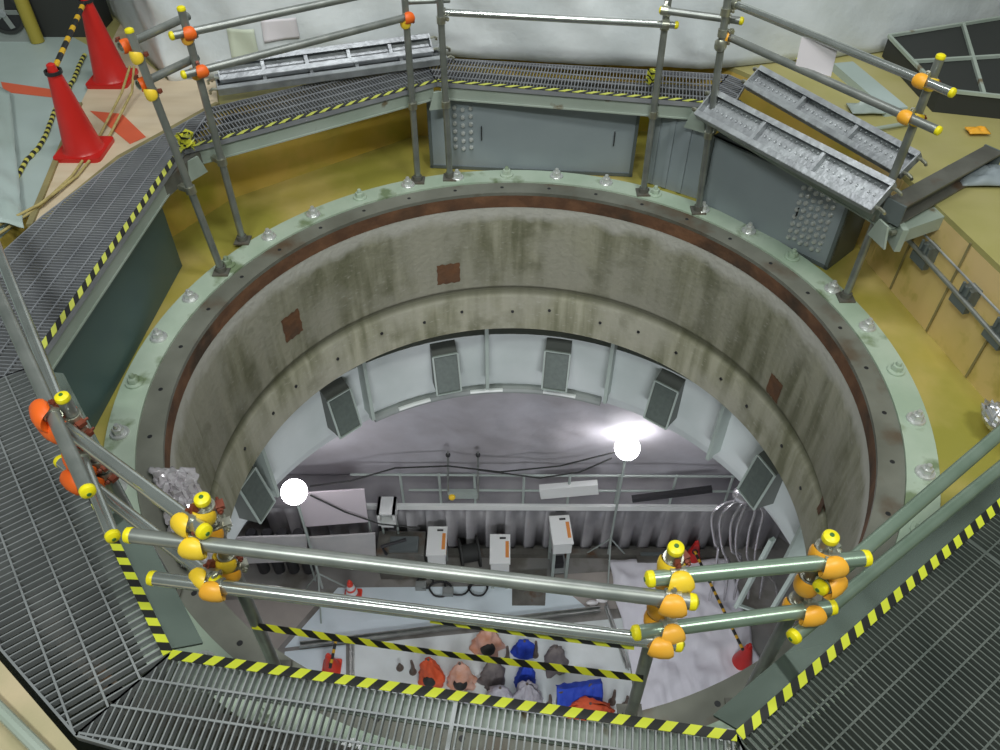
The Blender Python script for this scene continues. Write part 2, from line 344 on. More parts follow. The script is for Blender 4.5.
# shaft of concrete seen inside the ring
A = lambda d: radians(d)
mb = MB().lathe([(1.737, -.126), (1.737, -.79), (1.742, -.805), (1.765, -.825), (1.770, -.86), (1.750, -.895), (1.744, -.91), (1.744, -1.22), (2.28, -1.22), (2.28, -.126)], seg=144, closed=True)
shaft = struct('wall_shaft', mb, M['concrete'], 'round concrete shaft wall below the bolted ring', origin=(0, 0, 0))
def wallpt(px, py, R=1.737, zlo=-1.3):
    z = -.2
    best = None
    for i in range(400):
        z = -i*.0032; p = U(px, py, z); e = abs(math.hypot(p.x, p.y)-R)
        if p.y > -.6 and (best is None or e < best[0]): best = (e, p)
    return best[1]
def curved_patch(a0, a1, z0, z1, R, t, jag=.0):
    mb = MB(); n = 8
    def fn(u, v):
        a = a0+(a1-a0)*u; j = jag*noise.noise(Vector((u*5+a0, v*5, 1))) if 0 < u < 1 or 0 < v < 1 else 0
        if u in (0, 1): a += jag*.4*noise.noise(Vector((v*6, a0, 2)))
        z = z0+(z1-z0)*v
        if v in (0, 1): z += jag*.6*noise.noise(Vector((u*6, a0, 5)))
        return Vector((R*cos(a), R*sin(a), z))
    mb.grid(fn, n, n)
    k = len(mb.v); inner = list(mb.v)
    mb.add([Vector((p.x*(R+t)/R, p.y*(R+t)/R, p.z)) for p in inner], [tuple(reversed(f)) for f in mb.f])
    return mb
for (px, py, wd, ht, nm, ml) in ((448, 273, .165, .17, 'embedded_plate', 'rust_plate'), (291, 325, .15, .19, 'embedded_plate', 'rust_plate'), (776, 388, .12, .16, 'embedded_plate', 'rust_plate'), (822, 505, .05, .14, 'rust_streak', 'rust_plate')):
    p = wallpt(px, py, 1.745); a = math.atan2(p.y, p.x); R = math.hypot(p.x, p.y)
    R = 1.733 if p.z > -.82 else 1.740
    curved_patch(a-wd/2/R, a+wd/2/R, p.z-ht/2, p.z+ht/2, R, .02, .02).build(nm, M[ml], shaft)
for i in range(16):
    a = A(4+11.0*i+rnd.uniform(-2, 2)); z = -1.02 if i % 2 else -1.05
    c = Vector((1.741*cos(a), 1.741*sin(a), z))
    MB().lathe([(0.0, 0.004), (.011, .004), (.013, -.01)], c, 10, (-cos(a), -sin(a), 0)).build('form_tie_hole', M['black'], shaft)

# green bolted ring
ring = thing('bolted_ring_flange', (0, 0, 0), 'pale green circular steel ring with large bolts around the concrete shaft', 'flange')
MB().lathe([(1.857, 0), (1.857, -.05), (2.0, -.05), (2.0, 0)], seg=144, closed=True).build('flange_ring', M['flange_green'], ring)
MB().lathe([(1.736, -.012), (1.736, -.035), (1.856, -.035), (1.856, -.012)], seg=144, closed=True).build('inner_ring', M['ring_inner'], ring)
MB().lathe([(1.7355, -.036), (1.7355, -.125), (1.80, -.125), (1.80, -.036)], seg=144, closed=True).build('rusty_lip', M['rust'], ring)
for k in range(36):
    a = A(1.7+10*k); c = Vector((1.935*cos(a), 1.935*sin(a), 0))
    mb = MB().lathe([(0, .012), (.042, .012), (.045, .008), (.045, 0)], c, 20)
    mb.lathe([(0, .040), (.026, .040), (.029, .034), (.029, .012)], c, 6, a0=a, a1=a+2*pi)
    mb.lathe([(0, .062), (.011, .062), (.0135, .057), (.0135, .040)], c, 10)
    mb.build('stud_bolt', M['bright_bolt'] if k % 3 else M['flange_green'], ring)
    c2 = Vector((1.80*cos(a+.02), 1.80*sin(a+.02), -.0115))
    MB().lathe([(0, .001), (.011, .001), (.012, 0)], c2, 10).build('drilled_hole', M['black'], ring)

# low floor around the ring, walls under the walkway, upper floor
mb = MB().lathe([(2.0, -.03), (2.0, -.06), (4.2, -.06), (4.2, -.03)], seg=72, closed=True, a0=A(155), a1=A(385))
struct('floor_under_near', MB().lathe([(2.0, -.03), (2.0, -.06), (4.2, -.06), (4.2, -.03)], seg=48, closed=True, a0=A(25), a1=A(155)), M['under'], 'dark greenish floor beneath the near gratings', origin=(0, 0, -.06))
mb = mb
struct('floor_ledge', mb, M['yellow_floor'], 'yellow sheeted ledge floor around the bolted ring', origin=(0, 0, -.06))
ledge_wall = [(-2.85, -.9), (-2.55, .55), (-1.87, 1.67), (-.73, 2.52), (1.2, 2.62), (2.106, 1.55), (2.106, .997), (2.351, -.214), (2.75, -1.5), (2.0, -2.9), (.6, -3.3), (-1.5, -2.7), (-2.85, -.9)]
ledge_wall = [(Vector((a[0], a[1], 0))) for a in ledge_wall]
WN = ['left', 'back_left', 'back_corner', 'back', 'back_right', 'right_corner', 'right', 'near_right', 'near_corner', 'near', 'near_left', 'left_corner']
for i in range(len(ledge_wall)-1):
    a, b = ledge_wall[i], ledge_wall[i+1]; n_ = (b-a).cross(Vector((0, 0, 1))).normalized()
    if n_.dot(a) < 0: n_ = -n_
    d = (b-a).normalized()
    mb = MB(); poly = [a-d*.01, b+d*.01, b+d*.01+n_*.05, a-d*.01+n_*.05]
    mb.prism(poly, -.03, .544)
    struct('wall_'+WN[i], mb, M['yellow_board'] if 5 <= i <= 7 else M['yellow_wall'], 'yellow boarded wall under the floor edge, '+WN[i].replace('_', ' ')+' side')
# upper floor with an opening
def floor_ring(inner, outer_r, z, t, a0, a1):
    pass
ins = [a.copy() for a in ledge_wall[:-1]]
outp = [Vector((v.x, v.y, 0)).normalized()*7 for v in ins]
for nm, rng, ml, lb in (('floor', range(9, 14), 'hall_floor', 'pale green grey hall floor beyond the left walkway'), ('floor_back', range(2, 5), 'upper_yellow', 'yellowish boarded floor behind the far walkway'), ('floor_right', range(5, 9), 'upper_yellow', 'yellowish boarded floor beyond the right side')):
    mb = MB()
    for i in rng:
        i0 = i % 12; i1 = (i+1) % 12
        mb.prism([ins[i0], ins[i1], outp[i1], outp[i0]][::-1], .545, .575)
    struct(nm, mb, M[ml], lb)
# walls of the hall
mb = MB().box((0, 5.1, 1.6), (12, .1, 3.2)); struct('wall_hall_back', mb, M['dark'], 'dark rear wall of the hall')
# draped white sheeting in front of it
SH = [U(96, 10, DZ)+Vector((-.25, .5, 0)), U(128, 46, DZ)+Vector((0, .10, 0)), U(170, 76, DZ), U(215, 74, DZ), U(300, 66, DZ), U(430, 50, DZ), U(540, 56, DZ), U(640, 61, DZ), U(700, 64, DZ), U(830, 52, DZ), U(905, 44, DZ), U(1010, 20, DZ), U(1100, 0, DZ)]
def path(pts, t):
    x = t*(len(pts)-1); i = min(int(x), len(pts)-2); return lerp(pts[i], pts[i+1], x-i)
def shf(u, v):
    p = path(SH, u); z = .585+v*2.2
    n = noise.noise(Vector((u*9, v*1.2, 0)))*.16 + noise.noise(Vector((u*30+v*9, v*3.2-u*3, 4)))*.09 + noise.noise(Vector((u*60, v*6, 9)))*.015
    lean = .25*v
    return Vector((p.x, p.y+lean+n*min(1, .25+v*2), z))
mb = MB().grid(shf, 150, 40)
o = tag(mb.build('plastic_sheeting', M['sheet'], smooth=80), 'white plastic sheeting hung as a curtain along the far side of the walkway', 'sheeting')
md = o.modifiers.new('thick', 'SOLIDIFY'); md.thickness = .004

def project(p):
    d = Vector(p)-CAM; z = d.dot(fw); return 500+F_PX*d.dot(RT)/z, 375-F_PX*d.dot(UP)/z
def sheet_uv(px, py):
    best = None
    for i in range(120):
        for j in range(60):
            u, v = .05+.9*i/120, .5*j/60; x, y = project(shf(u, v)); e = (x-px)**2+(y-py)**2
            if best is None or e < best[0]: best = (e, u, v)
    return best[1:]
for (x, y, wu, hv, ml, lb) in ((245, 42, .028, .085, 'paper_g', 'greenish paper taped on the sheeting above the left planks'), (279, 30, .032, .06, 'paper', 'pinkish paper taped on the sheeting right of the greenish one')):
    u0, v0 = sheet_uv(x, y)
    o = tag(MB().grid(lambda u, v: shf(u0+(u-.5)*wu, v0+(v-.5)*hv)+Vector((0, -.012, 0)), 6, 8).build('paper_sheet', M[ml], smooth=80), lb, 'paper'); md = o.modifiers.new('t', 'SOLIDIFY'); md.thickness = .002
# ================================================================ WALKWAY
def clip_line(p, d, poly):
    """interval of the line p+t*d inside a convex polygon"""
    t0, t1 = -9e9, 9e9; n = len(poly)
    c = sum(poly, Vector((0, 0, 0)))/n
    for i in range(n):
        a, b = poly[i], poly[(i+1) % n]; nn = Vector(((b-a).y, -(b-a).x, 0))
        if nn.dot(c-a) > 0: nn = -nn
        den = nn.dot(d); num = nn.dot(a-p)
        if abs(den) < 1e-9:
            if num < 0: return None
            continue
        t = num/den
        if den > 0: t1 = min(t1, t)
        else: t0 = max(t0, t)
    return (t0, t1) if t1-t0 > .01 else None
def walkway(i, j, label, far=False, tapes=True, m_='grate', beam=True, poly=None, sp=.021, cs=.085, joints=()):
    a, b = V[i], V[j]; poly = poly or [a, b, O[j], O[i]]
    poly = [Vector((p.x, p.y, 0)) for p in poly]
    d = (b-a); L = d.length; d.normalize(); n = Vector((d.y, -d.x, 0))
    if n.dot(a) < 0: n = -n
    c = (a+b)/2; root = thing('grating_walkway', (c.x, c.y, DZ-.03), label, 'walkway', 'octagonal walkway sections')
    mb = MB(); t = -2.0
    while t < L+2:
        s_ = clip_line(a.xy.to_3d()+d*t, n, poly)
        if s_:
            p = a.xy.to_3d()+d*t
            mb.bar((p+n*s_[0]).to_2d().to_3d()+Vector((0, 0, DZ-.013)), (p+n*s_[1]).to_2d().to_3d()+Vector((0, 0, DZ-.013)), .0044, .024)
        t += sp
    k = .0
    while k < 1.2:
        s_ = clip_line(a.xy.to_3d()+n*(k+.004), d, poly)
        if s_:
            p = a.xy.to_3d()+n*(k+.004); mb.bar(p+d*s_[0]+Vector((0, 0, DZ-.003)), p+d*s_[1]+Vector((0, 0, DZ-.003)), .006 if k else .009, .007)
        k += cs
    for q in range(len(poly)):
        p0, p1 = poly[q], poly[(q+1) % len(poly)]
        mb.bar(p0+Vector((0, 0, DZ-.014)), p1+Vector((0, 0, DZ-.014)), .007, .028)
    for jn in joints:
        s_ = clip_line(a.xy.to_3d()+d*jn, n, poly)
        if s_:
            p = a.xy.to_3d()+d*jn; mb.bar(p+n*s_[0]+Vector((0, 0, DZ-.012)), p+n*s_[1]+Vector((0, 0, DZ-.012)), .012, .026)
    mb.build('grating', M[m_], root)
    if beam:
        z = DZ-.03; mb = MB()
        e0 = a+d*.02; e1 = b-d*.02
        bo = n*.02
        mb.bar(Vector((e0.x, e0.y, z-.045))+bo, Vector((e1.x, e1.y, z-.045))+bo, .012, .09)
        mb.bar(Vector((e0.x, e0.y, z-.005))+n*.045, Vector((e1.x, e1.y, z-.005))+n*.045, .06, .010)
        mb.bar(Vector((e0.x, e0.y, z-.085))+n*.035, Vector((e1.x, e1.y, z-.085))+n*.035, .05, .010)
        mb.build('edge_beam', M['beam'], root)
        if (i, j) in ((2, 3), (8, 1)):
            MB().slab([e0+Vector((0, 0, -.012)), e1+Vector((0, 0, -.012)), e1-n*.085+Vector((0, 0, -.075)), e0-n*.085+Vector((0, 0, -.075))], .008).build('kick_plate', M['kick'], root)
        # outer bearer
        p0, p1 = Vector((O[i].x, O[i].y, 0)), Vector((O[j].x, O[j].y, 0))
        MB().bar(p0-n*.14+Vector((0, 0, z-.05)), p1-n*.14+Vector((0, 0, z-.05)), .05, .09).build('outer_bearer', M['dark_steel'], root)
    if tapes:
        mb = MB(); wd = .029 if not far else .032
        e0 = a-n*.004; e1 = b-n*.004; N_ = 12
        mb.strip([lerp(e0, e1, q/N_)+Vector((0, 0, .004)) for q in range(N_+1)], n, wd, .003)
        mb.build('hazard_tape', M['hazard_far'] if far else M['hazard'], root)
    return root, d, n
walkway(1, 2, 'grating walkway section at the bottom edge of the photo, between two orange-clamped corners', joints=(.86,), m_='grate_near')
walkway(2, 3, 'wide grating walkway section at the lower right, under the green-tinted rails', joints=(1.1,), m_='grate_green', poly=[V[2], V[3], O[3], O[2]])
walkway(8, 1, 'grating walkway section at the lower left beside the orange clamps', joints=(), m_='grate_near', sp=.027, cs=.10)
walkway(7, 8, 'grating walkway section on the left beside the dark green panel', far=True, m_='grate_dark', poly=[V[7], V[8], O[8], U(2, 252, DZ), U(42, 216, DZ), U(120, 158, DZ), O[7]])
walkway(6, 7, 'grating walkway section at the far left above the yellow wall', far=True, m_='grate_dark')
walkway(5, 6, 'grating walkway section across the far side above the grey panel with bolt holes', far=True, m_='grate_dark')
# the beam of the far right side carries no grating near its end
walkway(5, 4, 'edge beam section at the far right, buried under the loose scaffold planks', far=True, tapes=False, m_='grate_dark', poly=[V[5], lerp(V[5], V[4], .14), lerp(O[5], Vector((2.0, 1.3, DZ)), .14), O[5]]) if O.setdefault(4, Vector((2.1, .75, DZ))) else None
# gusset plates at the far corners
for k, lb in ((6, 'behind the twin posts at top centre'), (5, 'by the yellow knotted tape at top right'), (7, 'by the yellow knot at the upper left'), (4, 'at the right end of the loose planks')):
    c = V[k].copy(); c.z = DZ-.09; r = Vector((c.x, c.y, 0)).normalized(); t = Vector((-r.y, r.x, 0))
    c = c-r*.055
    root = thing('corner_gusset', (c.x, c.y, c.z-.08), 'pale green trapezoid gusset plate with orange dot '+lb, 'gusset plate', 'corner gusset plates')
    q = [c+t*.035+Vector((0, 0, .055)), c-t*.035+Vector((0, 0, .055)), c-t*.07-Vector((0, 0, .06)), c+t*.07-Vector((0, 0, .06))]
    MB().slab(q, .012).build('plate', M['beam'], root)
    MB().bar(c+r*.004, c+r*.075, .03, .05).build('arm', M['beam'], root)
    MB().lathe([(0, .006), (.012, .006), (.015, 0)], c-r*.004, 12, -r).build('bolt_head', M['rust_plate'], root)

# panels below the walkway
def wall_panel(p0, p1, z0, z1, th, m_, name, label, cat='panel', bolts=None, corr=False, trim=True, group=None):
    a, b = Vector((p0[0], p0[1], 0)), Vector((p1[0], p1[1], 0)); d = (b-a).normalized(); L = (b-a).length
    n = Vector((d.y, -d.x, 0)); n = n if n.dot((a+b)/2) > 0 else -n
    c = (a+b)/2; root = thing(name, (c.x, c.y, z0), label, cat, group)
    def P(u, z, o=0): return a+d*u+n*o+Vector((0, 0, z))
    if corr:
        mb = MB(); k = 0; u = 0; pts = []
        while u < L:
            for du, o_ in ((0, 0), (.06, 0), (.068, .004), (.104, .004), (.112, 0)):
                if u+du <= L: pts.append(P(u+du, 0, o_))
            u += .112
        mb.grid(lambda uu, v: pts[int(round(uu*(len(pts)-1)))]+Vector((0, 0, z0+(z1-z0)*v)), len(pts)-1, 1)
        o = mb.build('corrugated_sheet', M[m_], root, smooth=10); md = o.modifiers.new('t', 'SOLIDIFY'); md.thickness = .006
    else:
        MB().slab([P(0, z0), P(L, z0), P(L, z1), P(0, z1)] if (P(L, z0)-P(0, z0)).cross(Vector((0, 0, 1))).dot(n) < 0 else [P(L, z0), P(0, z0), P(0, z1), P(L, z1)], th).build('face', M[m_], root)
        if trim:
            mb = MB(); o_ = -.004
            for (u0, za, u1, zb) in ((0, z0+.012, L, z0+.012), (.012, z0, .012, z1), (L-.012, z0, L-.012, z1)):
                mb.bar(P(u0, za, o_), P(u1, zb, o_), .02, .012, up=n)
            mb.build('edge_trim', M['panel_edge'], root)
    for (u0, u1, za, zb, nu, nv) in bolts or ():
        for i in range(nu):
            for j in range(nv):
                if (i+j*0) >= 0:
                    q = P(u0+(u1-u0)*i/(nu-1), za+(zb-za)*j/(nv-1) + (.012 if i % 2 else 0), -.001)
                    MB().lathe([(0, .018), (.010, .018), (.014, .012), (.0155, 0)], q, 6, -n).build('bolt_head', M['bright_bolt'], root)
    return root, P, L, n
g0 = U(430, 166, 0); g1 = U(633, 175, 0); g0.y += .03; g1.y += .03
g0.z = g1.z = 0
r_, P_, L_, n_ = wall_panel(g0, g1, -.028, .50, .02, 'panel', 'access_panel', 'flat grey steel panel with a grid of bolts at the top centre below the walkway', bolts=[(.13, .29, .13, .41, 4, 6)])
for u in (.36, L_-.15):
    MB().bar(P_(u, .20, -.01), P_(u, .30, -.01), .006, .012, up=n_).build('slot_handle', M['black'], r_)
c0 = U(643, 180, 0); c1 = U(702, 200, 0)
r_, P_, L_, n_ = wall_panel((c0.x, c0.y+.035), (c1.x, c1.y+.045), -.028, .50, .02, 'panel', 'ribbed_panel', 'ribbed grey sheet panel right of the flat panel with bolts', trim=False)
for u in (.06, .16, .27): MB().bar(P_(u, -.02, -.005), P_(u, .49, -.005), .03, .012, up=n_).build('rib', M['panel'], r_)
b0 = U(700, 203, 0); b1 = U(827, 266, 0)
r_, P_, L_, n_ = wall_panel((b0.x, b0.y+.03), (b1.x+.01, b1.y), -.028, .46, .02, 'panel', 'bolted_box', 'grey steel box with bolt grid and dark end face under the loose planks at right', cat='steel box', bolts=[(.66, .86, .06, .40, 6, 8)])
MB().slab([P_(L_, -.028), P_(L_, -.028, .30), P_(L_, .46, .30), P_(L_, .46)], .015).build('end_face', M['panel_edge'], r_)
MB().slab([P_(0, .46), P_(L_, .46), P_(L_, .46, .30), P_(0, .46, .30)], .012).build('top_plate', M['panel_edge'], r_)
MB().bar(P_(L_-.28, .20, -.01), P_(L_-.28, .27, -.01), .006, .012, up=n_).build('slot_handle', M['black'], r_)
l0 = U(181, 262, 0); l1 = U(84, 440, 0)
d_ = (l1-l0).normalized()
wall_panel(l0, l1+d_*.5, -.028, .50, .02, 'panel_green', 'side_panel', 'dark blue green flat panel under the left walkway', trim=False)

# yellow boards with pipe and brackets at the right wall
a = Vector((2.106, .997, 0)); b = Vector((2.351, -.214, 0)); d = (b-a).normalized(); n = Vector((-d.y, d.x, 0)); n = -n if n.dot(a) > 0 else n
for i, u in enumerate((.25, .62, .98)):
    p = a+d*u+n*.006
    tag(MB().bar(p+Vector((0, 0, -.02)), p+Vector((0, 0, .56)), .012, .006, up=n).build('board_batten', M['ply_edge']), 'thin vertical joint batten on the yellow right wall, %s of three' % ('first', 'middle', 'last')[i], 'batten', 'battens on the right wall')
pr = thing('wall_pipe', tuple(a+n*.07+Vector((0, 0, .30))), 'grey service pipe with clamps along the yellow right wall', 'pipe')
MB().tube([a-d*.10+n*.07+Vector((0, 0, .36)), a+d*.35+n*.07+Vector((0, 0, .36)), a+d*.8+n*.07+Vector((0, 0, .35)), a+d*1.35+n*.07+Vector((0, 0, .33))], .013, 10).build('tube', M['tube_dull'], pr)
MB().tube([a-d*.05+n*.05+Vector((0, 0, .44)), a+d*.5+n*.05+Vector((0, 0, .44)), a+d*1.35+n*.05+Vector((0, 0, .43))], .006, 8).build('thin_tube', M['galv'], pr)
for u in (.08, .42, .78, 1.05):
    q = a+d*u+n*.03+Vector((0, 0, .36))
    mb = MB().box(q, (.07, .07, .10), Matrix((d, n, Vector((0, 0, 1)))).transposed()).box(q+n*.03-Vector((0, 0, .04)), (.12, .035, .05), Matrix((d, n, Vector((0, 0, 1)))).transposed())
    mb.tube([q+n*.045-d*.02+Vector((0, 0, .02)), q+n*.045-d*.02+Vector((0, 0, .075))], .008, 8); mb.tube([q+n*.045+d*.02+Vector((0, 0, .02)), q+n*.045+d*.02+Vector((0, 0, .075))], .008, 8)
    mb.build('pipe_bracket', M['panel_edge'], pr)
# grey channel lying by the box corner
q = U(893, 250, .02)
tag(MB().prism([U(872, 240, 0)-Vector((0, 0, 0)), U(885, 262, 0), U(900, 258, 0), U(903, 246, 0), U(888, 236, 0)][::-1], -.028, .06).build('steel_offcut', M['panel_edge']), 'small grey steel offcut lying by the dark end of the bolted box', 'offcut')
# dark I-beam and green stub leaving the right corner
bm = thing('dark_beam', tuple(U(945, 178, .58)), 'dark steel beam lying on the boards at the far right', 'beam')
p0, p1 = U(893, 212, .64), U(990, 158, .64)
MB().bar(p0+Vector((0, 0, .05)), p1+Vector((0, 0, .05)), .10, .012).bar(p0-Vector((0, 0, .05)), p1-Vector((0, 0, .05)), .10, .012).bar(p0, p1, .012, .10).build('web_and_flanges', M['dark_steel'], bm)
for t in (.0, 1.0):
    q = lerp(p0, p1, t); dd = (p1-p0).normalized(); MB().box(q, (.11, .012, .115), Matrix((dd.cross(Vector((0, 0, 1))), dd, Vector((0, 0, 1)))).transposed()).build('end_plate', M['panel_edge'], bm)
sb = thing('bracket_stub', tuple(U(925, 235, .5)), 'pale green stub bracket with bolted end plates at the right corner', 'bracket')
p0, p1 = U(896, 232, .52), U(966, 208, .52)
MB().bar(p0, p1, .09, .08).build('stub', M['beam'], sb)
MB().box(p0, (.03, .16, .13)).build('end_plate', M['beam'], sb)
for k in range(2): MB().lathe([(0, .03), (.014, .03), (.014, 0)], p0+Vector((-.02, -.03+.06*k, .02)), 6, (-1, -.3, 0)).build('bolt_head', M['coupler'], sb)

# ================================================================ SCAFFOLD TUBES AND CLAMPS
RT_ = .0205
def scaffold_tube(p, q, label, m_='tube', cap0=True, cap1=True, group=None, r=RT_, dot=True):
    p = Vector(p); q = Vector(q); d = (q-p).normalized()
    root = thing('scaffold_tube', tuple((p+q)/2 if abs(d.z) < .8 else (p if p.z < q.z else q)), label, 'tube', group)
    MB().tube([p, q], r, 18).build('tube_body', M[m_], root)
    for on, c, ax in ((cap0, p, -d), (cap1, q, d)):
        if on:
            cp = MB().lathe([(0, r*.55), (r*.6, r*.48), (r*1.0, r*.22), (r*1.07, -.003), (r*1.07, -r*.5), (r*1.0, -r*.6)], c, 18, ax).build('end_cap', M['cap'], root)
            if dot: MB().lathe([(0, r*.60), (r*.28, r*.56), (r*.34, r*.4)], c+ax*.001, 10, ax).build('dot', M['cap_dot'], cp)
    return root
def clamp(c, d1, c2, d2, label, k1='cover_y', k2='cover_o', covers=True, sc=1.0, facing=(0, -1, .3)):
    """a right-angle coupler: one collar round the tube through c along d1, one round the tube through c2 along d2"""
    c = Vector(c); c2 = Vector(c2); d1 = Vector(d1).normalized(); d2 = Vector(d2).normalized()
    root = thing('pipe_clamp', tuple((c+c2)/2-Vector((0, 0, .03))), label, 'clamp', 'scaffold clamps on the guard rails')
    fv = Vector(facing).normalized()
    for cc, dd, kk, outw in ((c, d1, k1, (c-c2)), (c2, d2, k2, (c2-c))):
        MB().lathe([(RT_, -.020), (RT_+.006, -.020), (RT_+.006, .020), (RT_, .020)], cc, 18, dd, closed=True).build('collar', M['coupler'], root)
        bd = fv-dd*fv.dot(dd); bd.normalize(); sd = dd.cross(bd)
        if sd.x < 0 and abs(dd.z) > .5: sd = -sd
        if sd.z < 0 and abs(dd.z) <= .5: sd = -sd
        lg = (sd*.9-bd*.45).normalized(); lug = cc+lg*(RT_+.012)
        mb = MB().bar(cc+lg*RT_, cc+lg*(RT_+.026), .026, .014, up=dd); bb = lg.cross(dd)
        mb.tube([lug-bb*.026, lug+bb*.030], .0045, 8); mb.lathe([(0, .008), (.009, .008), (.009, 0)], lug+bb*.016, 6, bb)
        mb.build('bolt_lug', M['coupler_red'] if (kk in ('cover_y', 'cover_r') and covers) else M['coupler'], root)
        if covers:
            # crescent shaped plastic cover wrapping the camera-facing outside of the collar
            ow = bd*.95-sd*.45; ow.normalize(); ow2 = dd.cross(ow)
            mb = MB(); n1, n2 = 14, 8; vs = []
            for i in range(n1+1):
                t = -1.65+3.3*i/n1; e = sin(pi*i/n1)
                hw = (.010+.025*e**.6)*sc; r0 = RT_+.007; r1 = RT_+(.010+.015*e**.7)*sc
                rad = cos(t)*ow+sin(t)*ow2
                for j in range(n2):
                    a = 2*pi*j/n2; rm = (r0+r1)/2+(r1-r0)/2*cos(a); vs.append(cc+rad*rm+dd*hw*sin(a))
            fs = [(i*n2+j, i*n2+(j+1) % n2, (i+1)*n2+(j+1) % n2, (i+1)*n2+j) for i in range(n1) for j in range(n2)]+[tuple(range(n2))[::-1], tuple(n1*n2+j for j in range(n2))]
            mb.add(vs, fs); mb.build('plastic_cover', M[kk], root, smooth=60)
    return root
def base_plate(p, label):
    root = thing('post_base', (p.x, p.y, 0), label, 'base plate', 'base plates of the guard rail posts')
    MB().box((p.x, p.y, .005), (.09, .09, .01)).build('plate', M['dark_steel'], root)
    MB().lathe([(RT_+.001, 0), (RT_+.009, 0), (RT_+.009, .03), (RT_+.001, .03)], (p.x, p.y, .01), 16, closed=True).build('socket', M['dark_steel'], root)
ZN, ZNL = 1.08, .85
# near posts
def post(base, top, H, label, cap=True, m_='tube_dull', z0=.012):
    b = Vector((base.x, base.y, z0)); t = Vector((top.x, top.y, H))
    r = scaffold_tube(b, t, label, m_, cap0=False, cap1=cap, group='guard rail posts')
    return b, t
N1 = U(202, 499, 1.16); N2 = U(676, 548, 1.16); N3 = U(831, 537, 1.16); N0 = U(62, 397, 1.16)
B1 = U(274, 662, 0); B2 = U(634, 709, 0); B3 = U(742, 705, 0)
B1 = lerp(Vector((N1.x, N1.y, 0)), B1, .6); B2 = lerp(Vector((N2.x, N2.y, 0)), B2, .6); B3 = lerp(Vector((N3.x, N3.y, 0)), B3, .6); B0 = Vector((N0.x-.02, N0.y+.04, 0))
NP = {}
for k, b, t, lb in ((1, B1, N1, 'short guard post with yellow cap at the lower left corner of the opening'), (2, B2, N2, 'short guard post with yellow cap carrying the striped barrier tapes at lower right'), (3, B3, N3, 'short guard post with yellow cap at the right, where the green-tinted rails meet'), (0, B0, N0, 'short guard post with yellow cap on the left between the orange clamps')):
    NP[k] = post(b, t, 1.16, lb)
    base_plate(b, 'steel base plate under the '+lb.split(' with')[0]+{0: ' on the left', 1: ' at lower left', 2: ' holding the barrier tapes', 3: ' at lower right'}[k])
def pz(k, z):
    b, t = NP[k]; return lerp(b, t, (z-b.z)/(t.z-b.z))
R_ = {}
def rail(key, a, b, z, label, z2=None, m_='tube', **kw):
    p = U(a[0], a[1], z); q = U(b[0], b[1], z if z2 is None else z2)
    R_[key] = (p, q); scaffold_tube(p, q, label, m_, **kw); return p, q
rail('fu', (128, 535), (694, 602), ZN, 'upper front guard rail running across the bottom of the opening', m_='tube_dull')
rail('fl', (151, 578), (680, 644), ZNL, 'lower front guard rail running across the bottom of the opening')
rail('lu', (40, 409), (205, 532), 1.06, 'upper corner rail between the orange clamps and the yellow clamps at left', z2=1.12)
rail('ll', (60, 461), (216, 582), .83, 'lower corner rail between the orange clamps and the yellow clamps at left', z2=.86)
rail('ru', (649, 579), (867, 558), 1.10, 'upper green tinted corner rail at the lower right', m_='rail_green')
rail('rl', (635, 633), (833, 607), .87, 'lower green tinted corner rail at the lower right', m_='rail_green')
p, q = R_['lu']
def side_rail(key, end, far, z, label, m_, ext=1.0):
    p = U(end[0], end[1], z); q = U(far[0], far[1], z); q = p+(q-p)*ext
    R_[key] = (p, q); scaffold_tube(p, q, label, m_, cap1=False)
side_rail('su', (88, 492), (0, 298), 1.12, 'upper guard rail along the left walkway ending in a yellow cap', 'tube_dull', 1.35)
side_rail('sl', (113, 537), (18, 300), .90, 'lower guard rail along the left walkway ending in a yellow cap', 'tube', 1.6)
side_rail('au', (820, 588), (1000, 433), 1.0, 'upper guard rail along the right walkway ending in a yellow cap', 'rail_green', 1.35)
side_rail('al', (793, 637), (1000, 468), .82, 'lower guard rail along the right walkway ending in a yellow cap', 'rail_green', 1.35)
def near_on(key, ref):
    p, q = R_[key]; d = (q-p).normalized(); return p+d*(Vector(ref)-p).dot(d), d
def join(k, z, key, label, c1, c2, covers=True, **kw):
    P = pz(k, z); c, d = near_on(key, P); P = pz(k, c.z+.0)
    dn = (NP[k][1]-NP[k][0]).normalized()
    clamp(c, d, P+Vector((0, 0, -.055)) if kw.pop('low', True) else P+Vector((0, 0, -.005)), dn, label, c1, c2, covers, **kw)
join(1, 1.1, 'lu', 'yellow clamp just under the capped post top at lower left', 'cover_y', 'cover_y', low=False)
join(1, ZN, 'fu', 'amber clamp on the upper front rail at the lower left post', 'cover_y', 'cover_o')
join(1, .86, 'll', 'yellow clamp holding the lower corner rail at the lower left post', 'cover_y', 'cover_y', low=False)
join(1, ZNL, 'fl', 'orange clamp lowest on the lower left post', 'cover_o', 'cover_o')
join(2, 1.10, 'ru', 'yellow clamp just under the capped post top by the barrier tapes', 'cover_y', 'cover_y', low=False)
join(2, ZN, 'fu', 'amber clamp on the upper front rail at the barrier tape post', 'cover_o', 'cover_o')
join(2, .87, 'rl', 'amber clamp where the lower green tinted rail meets the barrier tape post', 'cover_o', 'cover_o', low=False)
join(2, ZNL, 'fl', 'amber clamp lowest on the barrier tape post', 'cover_o', 'cover_o')
join(3, 1.10, 'ru', 'amber clamp below the cap of the right-hand near post', 'cover_o', 'cover_o', low=False)
join(3, 1.0, 'au', 'amber clamp under the end of the upper right rail', 'cover_o', 'cover_o')
join(3, .87, 'rl', 'amber clamp on the lower green tinted rail at the right-hand near post', 'cover_o', 'cover_o')
